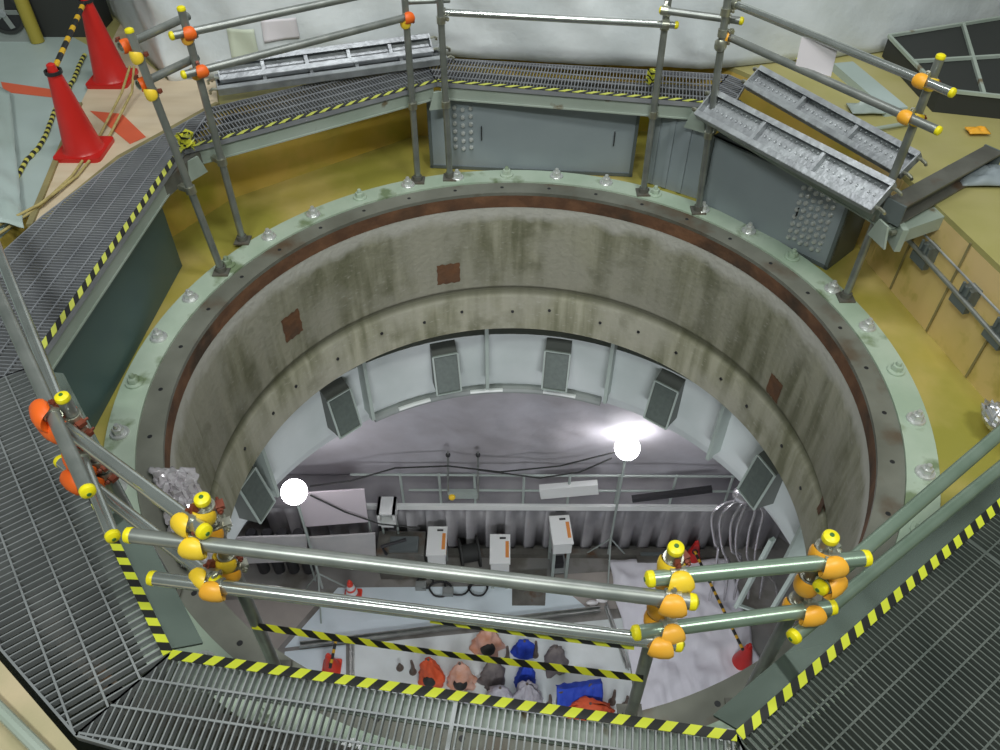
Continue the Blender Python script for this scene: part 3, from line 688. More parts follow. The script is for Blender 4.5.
join(0, 1.06, 'lu', 'bright orange clamp, the upper one at the left post', 'cover_r', 'cover_r', facing=(-.9, -.6, .3), sc=1.5)
join(0, 1.12, 'su', 'bright orange clamp on the upper left side rail', 'cover_r', 'cover_r', facing=(-.9, -.5, .5), sc=1.5)
join(0, .83, 'll', 'bright orange clamp, the lower one at the left post', 'cover_r', 'cover_r', facing=(-.9, -.6, .3), sc=1.4)
join(0, .90, 'sl', 'bright orange clamp on the lower left side rail', 'cover_r', 'cover_r', facing=(-.9, -.5, .5), sc=1.3)

# far posts
FP = {}
def far_post(k, bpx, tpx, zt, label, cap, ext=0):
    b = U(*bpx, 0); t = U(*tpx, zt); t = t + (t-b)*ext; b.z = .012
    scaffold_tube(b, t, label, 'tube_dull', cap0=False, cap1=cap, group='guard rail posts', dot=False); FP[k] = (b, t)
    base_plate(b, 'steel base plate under the '+label)
far_post('7a', (222, 272), (129, 30), 1.36, 'left post of the pair at the upper left corner', True)
far_post('7b', (243, 241), (181, 8), 1.36, 'right post of the pair at the upper left corner', True)
far_post('6a', (418, 181), (405, 2), 1.15, 'left post of the pair at top centre', False, .18)
far_post('6b', (450, 178), (440, 2), 1.15, 'right post of the pair at top centre', False, .18)
far_post('5a', (643, 193), (668, 2), 1.18, 'left post of the pair at top right of centre', False, .16)
far_post('5b', (698, 211), (727, 4), 1.28, 'right post of the pair at top right of centre', False, .08)
far_post('4', (845, 298), (941, 56), 1.36, 'lone capped post at the right end of the loose planks', True)
def fpz(k, z): b, t = FP[k]; return lerp(b, t, (z-b.z)/(t.z-b.z))
def far_rail(key, a, za, b, zb, label, c0=True, c1=True, m_='tube_dull', r=RT_):
    p = U(*a, za); q = U(*b, zb); R_[key] = (p, q); scaffold_tube(p, q, label, m_, cap0=c0, cap1=c1, r=r, dot=False)
far_rail('7u', (132, 42), 1.27, (188, 16), 1.27, 'short upper cross tube between the two upper left posts', False, False)
far_rail('7l', (143, 83), 1.09, (197, 57), 1.09, 'short lower cross tube between the two upper left posts', False, False)
far_rail('76u', (171, 36), 1.25, (405, -14), 1.25, 'upper guard rail in front of the white sheeting at top left')
far_rail('76l', (183, 75), 1.07, (404, 18), 1.07, 'lower guard rail in front of the white sheeting at top left', True, False)
far_rail('6x', (404, 2), 1.14, (450, 0), 1.14, 'short cross tube between the top centre posts', False, False, r=.016)
far_rail('65', (440, 12), 1.08, (677, 25), 1.08, 'guard rail across the far side in front of the sheeting', False, True, 'tube')
far_rail('5x', (661, 10), 1.16, (742, 21), 1.16, 'short cross tube wound with yellow tape at top right of centre', True, True)
far_rail('54u', (728, 1), 1.27, (953, 93), 1.27, 'upper guard rail over the loose planks with paper hanging from it', False, True, 'tube')
far_rail('54l', (720, 33), 1.10, (939, 131), 1.10, 'lower guard rail over the loose planks', False, True)
def fjoin(k, z, key, label, c1, c2, covers=True):
    P = fpz(k, z); c, d = near_on(key, P); clamp(c, d, fpz(k, c.z)-Vector((0, 0, .03)), FP[k][1]-FP[k][0], label, c1, c2, covers, sc=.9)
fjoin('7a', 1.27, '7u', 'orange clamp near the top of the leftmost far post', 'cover_r', 'cover_y')
fjoin('7a', 1.09, '7l', 'orange clamp lower on the leftmost far post', 'cover_r', 'cover_y')
fjoin('7b', 1.25, '76u', 'orange clamp near the top of the second far post from the left', 'cover_r', 'cover_o')
fjoin('7b', 1.07, '76l', 'orange clamp lower on the second far post from the left', 'cover_r', 'cover_o')
fjoin('6a', 1.07, '76l', 'orange clamp on the left post of the top centre pair', 'cover_r', 'cover_y')
fjoin('6b', 1.08, '65', 'bare metal clamp on the right post of the top centre pair', 'coupler', 'coupler', False)
fjoin('5a', 1.08, '65', 'bare metal clamp where the far rail meets the post right of centre', 'coupler', 'coupler', False)
fjoin('5a', 1.16, '5x', 'bare metal clamp at the yellow wound cross tube, left end', 'coupler', 'coupler', False)
fjoin('5b', 1.16, '5x', 'bare metal clamp at the yellow wound cross tube, right end', 'coupler', 'coupler', False)
fjoin('5b', 1.27, '54u', 'bare metal clamp where the upper right rail starts', 'coupler', 'coupler', False)
fjoin('5b', 1.10, '54l', 'amber-touched clamp where the lower right rail starts', 'cover_o', 'coupler', True)
fjoin('4', 1.27, '54u', 'amber clamp, upper one on the lone far right post', 'cover_o', 'cover_y')
fjoin('4', 1.10, '54l', 'amber clamp, lower one on the lone far right post', 'cover_o', 'cover_y')
# clamps that tie the posts to the edge beams
for k, zz in (('7a', .5), ('7b', .5), ('6a', .5), ('6b', .5), ('5a', .5), ('5b', .5), ('4', .5)):
    P = fpz(k, zz+.03); c = P+Vector((0, 0, 0)); rr = Vector((c.x, c.y, 0)).normalized()
    root = thing('beam_clamp', tuple(P), {'7a': 'small beam clamp on the leftmost far post at walkway level', '7b': 'small beam clamp on the second far post from the left', '6a': 'small beam clamp on the left top centre post', '6b': 'small beam clamp on the right top centre post', '5a': 'small beam clamp on the post above the gap between grey panels', '5b': 'small beam clamp on the post at the left end of the loose planks', '4': 'small beam clamp on the lone far right post'}[k], 'clamp', 'beam clamps at walkway level')
    MB().lathe([(RT_, -.02), (RT_+.008, -.02), (RT_+.008, .02), (RT_, .02)], c, 16, FP[k][1]-FP[k][0], closed=True).build('collar', M['coupler'], root)
    MB().bar(c+rr*RT_, c+rr*.075, .03, .03).tube([c+rr*.03-Vector((0, 0, .03)), c+rr*.03+Vector((0, 0, .035))], .006, 8).build('jaw', M['coupler'], root)
# paper sheet hanging on the rail at the right
p, q = R_['54u']
a_ = U(802, 37, 1.25); b_ = U(838, 48, 1.25)
tag(MB().slab([a_, b_, b_+Vector((0, -.02, -.135)), a_+Vector((-.0, -.02, -.135))], .004).build('paper_sheet', M['paper']), 'blank pinkish white paper hanging from the upper rail at top right', 'paper')

# ---- hazard / barrier tapes stretched over the opening
def barrier(a, b, za, zb, label, sag=.012, wd=.025, n=16, m_='barrier'):
    p = U(*a, za); q = U(*b, zb); pts = []
    for i in range(n+1):
        t = i/n; pts.append(lerp(p, q, t)-Vector((0, 0, sag*4*t*(1-t))))
    sd = [Vector((0, .45+.2*sin(i*.6), .9)) for i in range(n+1)]
    return tag(MB().strip(pts, sd, wd, .002).build('barrier_tape', M[m_], smooth=80), label, 'tape', 'barrier tapes across the near side of the opening')
barrier((252, 629), (643, 682), .42, .42, 'long yellow and black barrier tape stretched between the two near posts')
barrier((430, 623), (634, 650), .80, .80, 'yellow and black tape clinging along the underside of the lower front rail', sag=.005, wd=.022)

# crumpled clear wrap lying on the ring at the lower left
def wrap(u, v):
    p = lerp(lerp(U(150, 470, .0), U(196, 470, .0), u), lerp(U(182, 570, .0), U(222, 566, .0), u), v)
    return p+Vector((.02*noise.noise(Vector((u*9, v*16, 2))), .02*noise.noise(Vector((u*9, v*16, 5))), .014+.05*abs(noise.noise(Vector((u*7, v*18, 1))))*min(1, 8*min(u, 1-u, v, 1-v)+.1)))
o = tag(MB().grid(wrap, 24, 60).build('clear_wrap', M['wrap'], smooth=15), 'crumpled clear plastic wrap on the ring at the lower left behind the rails', 'plastic wrap'); md = o.modifiers.new('t', 'SOLIDIFY'); md.thickness = .002
# knotted tape bundles
def knot(c, label, r=.05):
    root = thing('tape_knot', tuple(c), label, 'knotted tape', 'knotted tape bundles on the far walkway')
    for i in range(7):
        a0 = rnd.uniform(0, 6.28); pts = []
        for t in range(9):
            a = a0+t*.75; rr = r*(.5+.5*rnd.random())
            pts.append(Vector(c)+Vector((rr*cos(a), rr*sin(a)*.8, .012+.035*rnd.random()+.012*i)))
        o = MB().strip(pts, [Vector((rnd.uniform(-.4, .4), rnd.uniform(-.4, .4), 1)) for _ in pts], .022, .003).build('tape_loop', M['knot'] if i % 3 else M['hazard_far'], root, smooth=80)
knot(U(190, 153, DZ+.01), 'bunched yellow tape knot on the walkway corner at the upper left')
knot(U(651, 88, DZ+.01), 'bunched yellow tape knot by the post right of top centre', .045)
MB  # noqa

# ================================================================ LOOSE SCAFFOLD PLANKS
def plank(p, q, wd, h, ribs, label, tilt=0.0, up=True, m_='galv', perf=True):
    p = Vector(p); q = Vector(q); d = (q-p).normalized(); L = (q-p).length
    s = d.cross(Vector((0, 0, 1))).normalized(); u = s.cross(d)
    s2 = s*cos(tilt)+u*sin(tilt); u2 = -s*sin(tilt)+u*cos(tilt)
    def P(x, y, z): return p+d*x+s2*y+u2*z
    root = thing('scaffold_plank', tuple(lerp(p, q, .5)), label, 'scaffold plank', 'loose galvanised scaffold planks')
    R = Matrix((s2, d, u2)).transposed()
    mb = MB().box(P(L/2, 0, 0), (wd, L, .006), R)
    if perf:
        nx = int(L/.035)
        for i in range(nx):
            for j in range(3): mb.lathe([(.0045, 0), (.0085, .002), (.0085, -.004)], P((i+.5)*L/nx, (j-1)*wd*.28, .0045), 6, u2)
    mb.build('deck_sheet', M[m_], root)
    mb = MB()
    for sd in (-1, 1):
        mb.box(P(L/2, sd*wd/2, h/2), (.006, L, h), R); mb.box(P(L/2, sd*(wd/2-.014), h), (.03, L, .005), R)
    mb.build('side_channels', M[m_], root)
    for i in range(ribs):
        x = L*(i+1)/(ribs+1)
        MB().box(P(x, 0, h*.45), (wd-.01, .022, h*.8), R).build('cross_rib', M[m_], root)
    for x, sg in ((0, -1), (L, 1)):
        MB().box(P(x, 0, h*.5), (wd, .008, h), R).build('end_plate', M[m_], root)
        for y in (-.33, .33):
            pts = [P(x, y*wd, h*.6), P(x+sg*.03, y*wd, h*.75), P(x+sg*.05, y*wd, h*.45), P(x+sg*.05, y*wd, h*.05)]
            MB().tube(pts, .009, 8).build('hook', M['coupler'], root)
    return root
plank(U(707, 106, .70), U(884, 200, .70), .175, .05, 2, 'front galvanised plank of the loose pair at the upper right', tilt=-.7)
plank(U(755, 80, .72), U(911, 168, .72), .145, .05, 2, 'rear galvanised plank of the loose pair at the upper right', tilt=-.7)
plank(U(218, 88, .66), U(444, 57, .66), .14, .045, 4, 'lower galvanised plank lying upside down before the sheeting at top left', tilt=-.25, perf=False)
plank(U(219, 74, .72), U(430, 46, .72), .12, .045, 4, 'upper galvanised plank stacked against the sheeting at top left', tilt=-.7, perf=False)

# ================================================================ UPPER LEFT: PLYWOOD, CONES, ROPES
pl = [U(28, 228, .60), U(52, 180, .60), U(82, 100, .60), U(122, 20, .60), U(134, 52, .60), U(168, 80, .60), U(215, 78, .60), U(218, 104, .60), U(120, 158, .60), U(42, 222, .60)]
sh = thing('plywood_sheet', tuple(U(130, 120, .575)), 'bare plywood sheet under the two red cones at the upper left', 'plywood')
mb = MB().prism([Vector((p.x, p.y, 0)) for p in pl], .576, .598); mb.build('board', M['ply'], sh)
e = MB(); 
for a_, b_ in ((U(120, 158, .6), U(42, 222, .6)), (U(218, 104, .6), U(120, 158, .6)), (U(30, 226, .6), U(80, 104, .6))): e.bar(a_, b_, .03, .024)
e.build('edge_strip', M['ply_edge'], sh)
sh2 = thing('plywood_sheet', tuple(U(30, 700, .58)), 'dirty plywood sheet at the bottom left corner of the photo', 'plywood')
o1 = Vector((O[8].x, O[8].y, 0)); o2 = Vector((O[1].x, O[1].y, 0)); dd = (o2-o1).normalized(); nn_ = Vector((dd.y, -dd.x, 0)); nn_ = nn_ if nn_.dot(o1) > 0 else -nn_
MB().prism([o1+nn_*.02, o2+nn_*.02+dd*.4, o2+nn_*1.2+dd*.4, o1+nn_*1.2], .576, .60).build('board', M['ply_dirty'], sh2)
tag(MB().tube([U(-20, 690, .63), U(42, 752, .63), U(60, 770, .63)], .018, 10).build('floor_pipe', M['beam']), 'thin dark green pipe lying on the plywood in the bottom left corner', 'pipe')

def cone(c, h, r, label, m_, tip=None, bands=False, group=None, base=.13, lean=None, notch=False):
    root = thing('traffic_cone', tuple(c), label, 'traffic cone', group); c = Vector(c)
    q = base; rc = .03
    # base plate with rounded corners
    poly = []
    for k, (sx, sy) in enumerate(((1, 1), (-1, 1), (-1, -1), (1, -1))):
        for j in range(4):
            a = pi/2*k+pi/2*j/3; poly.append(c+Vector((sx*(q-rc)+rc*cos(a), sy*(q-rc)+rc*sin(a), 0)))
    MB().prism(poly, c.z, c.z+.022).build('base', M[m_], root)
    prof = [(r*1.12, .02), (r, .035)]+[(r*(1-t)+.026*t, .035+(h-.035)*t) for t in (.25, .5, .75, .86)]
    prof += [(.038, h*.87), (.038, h*.885), (.028, h*.89), (.022, h*.985), (.010, h), (0, h)]
    MB().lathe(prof, c, 28).build('body', M[m_], root)
    if bands:
        for t0, t1 in ((.25, .45), (.55, .74)):
            f = lambda t: r*(1-t)+.026*t+.002
            MB().lathe([(f(t0), .035+(h-.035)*t0), (f(t1), .035+(h-.035)*t1)], c, 24).build('white_band', M['pure'], root)
    return root
cA = U(85, 151, .598); cB = U(113, 80, .598)
cone(cA, .50, .10, 'red traffic cone standing nearer the walkway at the upper left', 'cone')
cone(cB, .54, .105, 'red traffic cone standing further back at the upper left, cut by the top edge', 'cone')
ta = cA+Vector((0, 0, .455)); tb = cB+Vector((0, 0, .49))
br = thing('cone_bar', tuple(lerp(ta, tb, .5)), 'black and amber striped bar linking the two red cones', 'cone bar')
MB().uvtube([lerp(ta, tb, .06), lerp(ta, tb, .95)], .0145, 12).build('bar', M['striped_bar'], br)
for p in (ta, tb): MB().lathe([(.036, -.008), (.045, -.008), (.045, .008), (.036, .008)], p, 18, closed=True).build('loop', M['black'], br)
# red tape marks on the floor
for (pts, lb, z) in (([(1, 82), (56, 90), (58, 98), (4, 92)], 'red tape strip on the pale floor left of the nearer cone', .5765), ([(90, 111), (122, 114), (146, 137), (130, 144)], 'red tape patch on the plywood right of the nearer cone', .5995)):
    P = [U(x, y, z) for x, y in pts]; tag(MB().prism(P[::-1], z-.0005, z+.0015).build('floor_tape', M['red_tape']), lb, 'tape', 'red tape marks on the floor')
# striped rope on the left and tan ropes over the plywood
rp = [U(84, 55, .59), U(74, 80, .59), U(58, 104, .585), U(48, 130, .585), U(38, 148, .585), U(24, 163, .585), U(12, 190, .585)]
pts = []
for i in range(len(rp)-1):
    for t in range(6): pts.append(lerp(rp[i], rp[i+1], t/6)+Vector((.006*rnd.uniform(-1, 1), .006*rnd.uniform(-1, 1), 0)))
tag(MB().uvtube(pts, .013, 8).build('striped_rope', M['striped_rope']), 'yellow and black striped rope lying along the left edge of the plywood', 'rope')
for off, lb in ((0, 'tan rope running from the upper left post down to the left edge, outer strand'), (10, 'tan rope running from the upper left post across the plywood, inner strand')):
    rp = [U(130+off*.4, 66, .80), U(122+off, 92, .66), U(100+off, 135, .612), U(72+off*.5, 176, .612), U(40, 206-off*.2, .612+off*.002), U(-10, 240-off, .59)]
    pts = []
    for i in range(len(rp)-1):
        for t in range(6): pts.append(lerp(rp[i], rp[i+1], t/6))
    pts.append(rp[-1]); tag(MB().tube(pts, .0075, 8).build('tan_rope', M['rope'], smooth=80), lb, 'rope', 'tan ropes at the upper left')
# grey tarp at the far left
def tarp(u, v):
    p = lerp(lerp(U(-60, 90, .58), U(12, 96, .58), u), lerp(U(-60, 230, .58), U(26, 232, .58), u), v)
    return p+Vector((0, 0, .02+.25*(1-u)**1.5+.05*abs(noise.noise(Vector((u*4, v*9, 0))))))
o = tag(MB().grid(tarp, 20, 30).build('grey_tarp', M['hall_floor'], smooth=80), 'pale green grey tarp slumped on the floor at the left edge', 'tarp'); md = o.modifiers.new('t', 'SOLIDIFY'); md.thickness = .005
# blower unit and yellow post at the top left
c = U(8, 44, .575)+Vector((-.03, .22, 0)); mc = thing('ventilation_fan', tuple(c), 'grey box shaped fan unit with round dark opening at the top left corner', 'fan')
MB().box(c+Vector((0, 0, .27)), (.36, .36, .54)).build('housing', M['machine'], mc)
fc = c+Vector((.06, -.182, .20))
MB().lathe([(.125, 0), (.125, .012), (.145, .012), (.145, 0)], fc, 28, (0, -1, 0), closed=True).build('fan_ring', M['dark'], mc)
MB().lathe([(0, .004), (.125, .004)], fc, 28, (0, -1, 0)).build('dark_opening', M['black'], mc)
mb = MB()
for k in range(5):
    a = k*2*pi/5; mb.bar(fc+Vector((.02*cos(a), -.008, .02*sin(a))), fc+Vector((.11*cos(a), -.008, .11*sin(a))), .04, .004, up=(0, 1, .4))
mb.build('blades', M['machine'], mc); MB().lathe([(0, .02), (.03, .015), (.032, 0)], fc, 16, (0, -1, 0)).build('hub', M['galv'], mc)
p = U(38, 42, .575); tag(MB().tube([p, p+Vector((-.06, .1, 1.2))], .045, 14).build('yellow_post', M['post_y']), 'dirty yellow pipe post standing at the top left', 'post')
# plain dark block filling the dark background behind the cones
dk = U(64, 40, .576)+Vector((0, .20, 0)); tag(MB().box(dk+Vector((0, 0, .26)), (.44, .30, .52)).box(dk+Vector((0, 0, .54)), (.47, .33, .04)).build('dark_block', M['dark']), 'plain dark block behind the red cones', 'crate')

# ================================================================ UPPER RIGHT: PALLET FRAMES, BITS
fr = thing('raised_platform', tuple(U(930, 70, .58)), 'dark framed raised platform under the sheeting at the top right', 'platform')
q0 = U(884, 50, .62); q1 = U(1060, 20, .62); q2 = U(1080, 120, .62); q3 = U(935, 105, .62)
MB().prism([Vector((p.x, p.y, 0)) for p in (q3, q2, q1, q0)], .576, .70).build('dark_infill', M['dark'], fr)
for a_, b_ in ((q0, q1), (q3, q2), (q0, q3), (lerp(q0, q3, .5), lerp(q1, q2, .5)), (lerp(q0, q1, .4), lerp(q3, q2, .3)), (lerp(q0, q1, .75), lerp(q3, q2, .7))):
    MB().bar(Vector((a_.x, a_.y, .715)), Vector((b_.x, b_.y, .71)), .02, .02).build('frame_bar', M['beam'], fr)
tag(MB().bar(U(842, 66, .60), U(896, 112, .60), .14, .05).build('sheet_tail_block', M['hall_floor']), 'grey green sheet tail block beside the raised platform at top right', 'block')  # low block in place of the draped sheet's tail
for i, (x, y, s_, m_, lb) in enumerate(((792, 56, .05, 'knot', 'small yellow striped tape scrap on the boards above the planks'), (866, 108, .10, 'fin', 'pale green crumpled sheet scrap behind the loose planks'), (978, 130, .06, 'cover_o', 'small amber fitting on the boards at far right'), (985, 175, .16, 'panel', 'grey blue bundle at the right edge by the dark beam'))):
    c = U(x, y, .58+.02)
    def f(u, v, c=c, s_=s_): return c+Vector(((u-.5)*s_*2, (v-.5)*s_*1.3, .05*s_*10*(max(0, sin(pi*u)*sin(pi*v)))*(.5+noise.noise(Vector((u*4+x, v*4, 0))))))
    o = tag(MB().grid(f, 12, 10).build(('tape_scrap', 'sheet_scrap', 'pipe_fitting', 'cloth_bundle')[i], M[m_], smooth=70), lb, ('tape', 'sheet', 'fitting', 'bundle')[i]); md = o.modifiers.new('t', 'SOLIDIFY'); md.thickness = .008
tag(MB().tube([U(868, 130, .60), U(915, 122, .60)], .012, 8).build('loose_rod', M['beam']), 'short green rod on the boards behind the loose planks', 'rod')
# foil bundle at right under the rail
c = U(992, 425, .05); mb = MB()
mb.grid(lambda u, v: c+(Vector((.06*cos(2*pi*u)*sin(pi*v), .10*sin(2*pi*u)*sin(pi*v), .05+.05*cos(pi*v))))*(1+.25*noise.noise(Vector((cos(2*pi*u)*4*sin(pi*v), sin(2*pi*u)*4*sin(pi*v), v*8)))), 24, 14)
tag(mb.build('foil_bundle', M['silver'], smooth=20), 'crumpled silver foil bundle at the right edge behind the rails', 'foil')

# ================================================================ THE PIT BELOW
PZ = -8.0
mb = MB().lathe([(0, PZ), (0, PZ-.05), (6.3, PZ-.05), (6.3, PZ)], seg=64, closed=True)
struct('floor_pit', mb, M['pit_floor'], 'grey floor at the bottom of the pit', origin=(0, 0, PZ))
mb = MB().lathe([(6.2, PZ), (6.2, -2.42), (6.26, -2.42), (6.26, PZ)], seg=64, closed=True)
struct('wall_pit', mb, M['pit_wall'], 'grey curved outer wall of the pit', origin=(0, 0, PZ))
mb = MB().lathe([(2.32, -2.42), (6.26, -2.42), (6.26, -2.36), (2.32, -2.36)], seg=64, closed=True)
struct('ceiling_pit', mb, M['pit_wall'], 'underside slab around the top of the pit', origin=(0, 0, -2.4))
mb = MB().lathe([(2.10, -1.60), (2.10, -2.16), (2.12, -2.2), (2.20, -2.36), (2.27, -2.36), (2.27, -1.60)], seg=96, closed=True)
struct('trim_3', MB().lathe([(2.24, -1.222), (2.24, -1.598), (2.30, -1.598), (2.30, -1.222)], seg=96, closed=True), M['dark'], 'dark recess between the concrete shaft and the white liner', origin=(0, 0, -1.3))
liner = struct('wall_liner', mb, M['liner'], 'white lined band below the concrete shaft', origin=(0, 0, -1.3))
for a in (-23, 7, 37, 66, 96, 126, 156, 186):
    aa = A(a); r = Vector((cos(aa), sin(aa), 0)); c = r*2.03
    root = thing('stiffener_fin', (c.x, c.y, -2.1), {-23: 'pale fin below the shaft at the right edge, partly behind the rails', 7: 'long pale fin below the shaft above the silver hoses', 37: 'pale fin below the shaft, right of the fourth duct', 66: 'pale fin between the third and fourth ducts', 96: 'pale fin at the centre between the two middle ducts', 126: 'pale fin between the second duct and the far left one', 156: 'pale fin at the far left by the left lamp', 186: 'pale fin hidden low at the left behind the rails'}[a], 'fin', 'stiffener fins under the shaft')
    MB().bar(r*1.99+Vector((0, 0, -1.24)), r*1.97+Vector((0, 0, -2.1)), .03, .05, up=r).bar(r*2.05+Vector((0, 0, -1.24)), r*2.05+Vector((0, 0, -2.1)), .008, .13, up=r).build('fin_plate', M['fin'], root)
    t = Vector((-r.y, r.x, 0)); q = r*2.06+t*.06+Vector((0, 0, -1.42))
    MB().bar(q, q-Vector((0, 0, .06)), .035, .05, up=r).build('hanger', M['dark'], root)
for i, (px, py) in enumerate(((250, 500), (330, 411), (443, 369), (560, 369), (668, 405), (760, 490))):
    p = U(px, py, -1.78)
    aa = A((161.5, 133, 106, 79, 52, 23)[i]); r = Vector((cos(aa), sin(aa), 0)); t = Vector((-r.y, r.x, 0)); u = Vector((0, 0, 1))
    c = r*2.02+u*(-1.86); R = Matrix((t, r, u)).transposed()
    root = thing('duct_box', tuple(c-u*.25), 'grey duct box with mesh face hanging below the shaft, %s from the left' % ('first', 'second', 'third', 'fourth', 'fifth', 'sixth')[i], 'duct box', 'duct boxes under the shaft')
    mb = MB(); hw, hh = .105, .185
    P = lambda x, y, z: c+t*x+r*y+u*z
    mb.add([P(-hw, -.10, -hh), P(hw, -.10, -hh), P(hw, -.02, hh), P(-hw, -.02, hh), P(-hw, .075, -hh-.02), P(hw, .075, -hh-.02), P(hw, .075, hh+.06), P(-hw, .075, hh+.06)], [(0, 1, 2, 3), (5, 4, 7, 6), (0, 3, 7, 4), (1, 5, 6, 2), (3, 2, 6, 7), (0, 4, 5, 1)])
    mb.build('housing', M['vent_body'], root)
    F = lambda x, z, o=0: P(x, -.06+z*.08/(2*hh)-o, z)
    MB().slab([F(-hw+.015, -hh+.015, .004), F(hw-.015, -hh+.015, .004), F(hw-.015, hh-.015, .004), F(-hw+.015, hh-.015, .004)], .003).build('mesh_face', M['vent_face'], root)
    mb = MB()
    for a_, b_ in (((-hw, -hh), (hw, -hh)), ((hw, -hh), (hw, hh)), ((hw, hh), (-hw, hh)), ((-hw, hh), (-hw, -hh))): mb.bar(F(*a_, .006), F(*b_, .006), .014, .012, up=r)
    mb.build('face_frame', M['fin'], root)
# ring pipe below the liner
for a0, a1, lb in ((68, 124, 'curved pipe with pale tubes hung under the liner at the centre'),):
    pts = [Vector((2.12*cos(A(x)), 2.12*sin(A(x)), -2.27)) for x in range(a0, a1+1, 4)]
    rr = thing('ring_pipe', tuple(pts[7]), lb, 'pipe'); MB().tube(pts, .045, 10).build('tube', M['machine'], rr)
    for x in (74, 92, 110):
        p = [Vector((2.07*cos(A(y)), 2.07*sin(A(y)), -2.24)) for y in range(x, x+9, 4)]; MB().tube(p, .018, 8).build('pale_tube', M['white'], rr)  # short pale tubes alongside the pipe
# draped sheet lining from the liner down to the back ledge
def drape(u, v):
    ph = A(22+136*u); R0 = 2.24; Rb = min(4.62/max(.2, sin(ph)), 5.0/max(.05, abs(cos(ph)))); Rb = min(Rb, 5.9)
    t = v**.55; R = R0+(Rb-R0)*t; z = -2.33+(-6.76+2.33)*v
    n = noise.noise(Vector((u*8, v*1.0, 0)))*.30+noise.noise(Vector((u*22, v*3+u*6, 4)))*.16+noise.noise(Vector((u*44+v*12, v*7, 7)))*.06
    R += n*sin(pi*min(1, v*1.02))*.55
    return Vector((R*cos(ph), R*sin(ph), z))
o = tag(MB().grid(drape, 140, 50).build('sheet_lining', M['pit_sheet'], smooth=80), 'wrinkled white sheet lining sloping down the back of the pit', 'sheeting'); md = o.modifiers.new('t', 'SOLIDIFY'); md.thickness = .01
# ledge and corrugated wall
mb = MB().box((0, 4.72, -6.80), (9.5, 1.3, .09)); struct('trim_1', mb, M['corr'], 'ledge on top of the corrugated pit wall')
mb = MB(); x = -3.6; pts = []
while x < 3.9:
    for dx, o_ in ((0, 0), (.14, 0), (.17, .05), (.27, .05), (.30, 0)): pts.append((x+dx, 4.14+o_))
    x += .30
mb.grid(lambda u, v: Vector((*pts[int(round(u*(len(pts)-1)))], PZ+.02+1.2*v)), len(pts)-1, 1)
o = struct('wall_corrugated', mb, M['corr'], 'corrugated grey wall at the back of the pit', smooth=10); md = o.modifiers.new('t', 'SOLIDIFY'); md.thickness = .02
struct('trim_2', MB().box((.2, 4.08, -6.80), (5.8, .05, .10)), M['white'], 'bright white rim strip along the ledge above the corrugated wall')
tag(MB().bar(UY(632, 499, 4.0), UY(712, 489, 4.0), .07, .09).build('dark_rail', M['black']), 'dark heavy rail on the ledge right of the right-hand lamp', 'rail')
tag(MB().bar((-2.3, 4.02, PZ+.06), (3.4, 4.02, PZ+.06), .10, .10).build('floor_kerb', M['dark_steel']), 'dark kerb along the foot of the corrugated wall', 'kerb')
# railings
gr = thing('ledge_railing', (0, 4.0, -6.75), 'thin grey pipe railing along the ledge at the back of the pit', 'railing')
for z, x0, x1 in ((-6.10, -2.2, 3.4), (-6.45, -1.4, 3.4)): MB().tube([(x0, 4.12, z), (x1, 4.12, z)], .018, 8).build('rail', M['fin'], gr)
for x in (-1.5, -.95, -.45, .25, .9, 1.6, 2.4, 3.2): MB().tube([(x, 4.12, -6.75), (x, 4.12, -6.08)], .02, 8).build('upright', M['fin'], gr)
# hoist frame with chain on the ledge
hz = thing('chain_hoist', (-.25, 4.1, -6.75), 'small hoist frame with yellow fitting on the ledge at centre', 'hoist')
for px in (448, 478): MB().tube([UY(px, 500, 4.05), UY(px, 452, 4.05)], .016, 8).build('upright', M['tube_dull'], hz)
MB().box(UY(463, 494, 4.05), (.42, .08, .12)).build('cross_box', M['fin'], hz); MB().sphere(UY(452, 497, 4.0), .05).build('fitting', M['cover_y'], hz)
for px in (448, 478): MB().sphere(UY(px, 455, 4.05), .035, 10, 8).build('knob', M['black'], hz)
def cable(pp, y, label, r=.012, m_='dark'):
    pts = []
    for i in range(len(pp)-1):
        for t in range(6): pts.append(lerp(UY(*pp[i], y), UY(*pp[i+1], y), t/6))
    pts.append(UY(*pp[-1], y)); tag(MB().tube(pts, r, 6).build('cable', M[m_], smooth=80), label, 'cable', 'cables along the back of the pit')
cable([(310, 486), (350, 481), (395, 468), (448, 466), (500, 472), (560, 466), (615, 452)], 3.95, 'cable strung from the left lamp to the right lamp')
cable([(310, 495), (345, 512), (380, 524), (420, 528)], 3.7, 'sagging cable from the left lamp to the white crates')
cable([(478, 470), (540, 478), (580, 472), (612, 458)], 3.93, 'sagging cable to the right lamp')
tag(MB().bar(UY(540, 492, 4.1), UY(598, 487, 4.1), .10, .22).build('light_bar', M['white']), 'long white light fitting on the ledge left of the right lamp', 'light fitting')

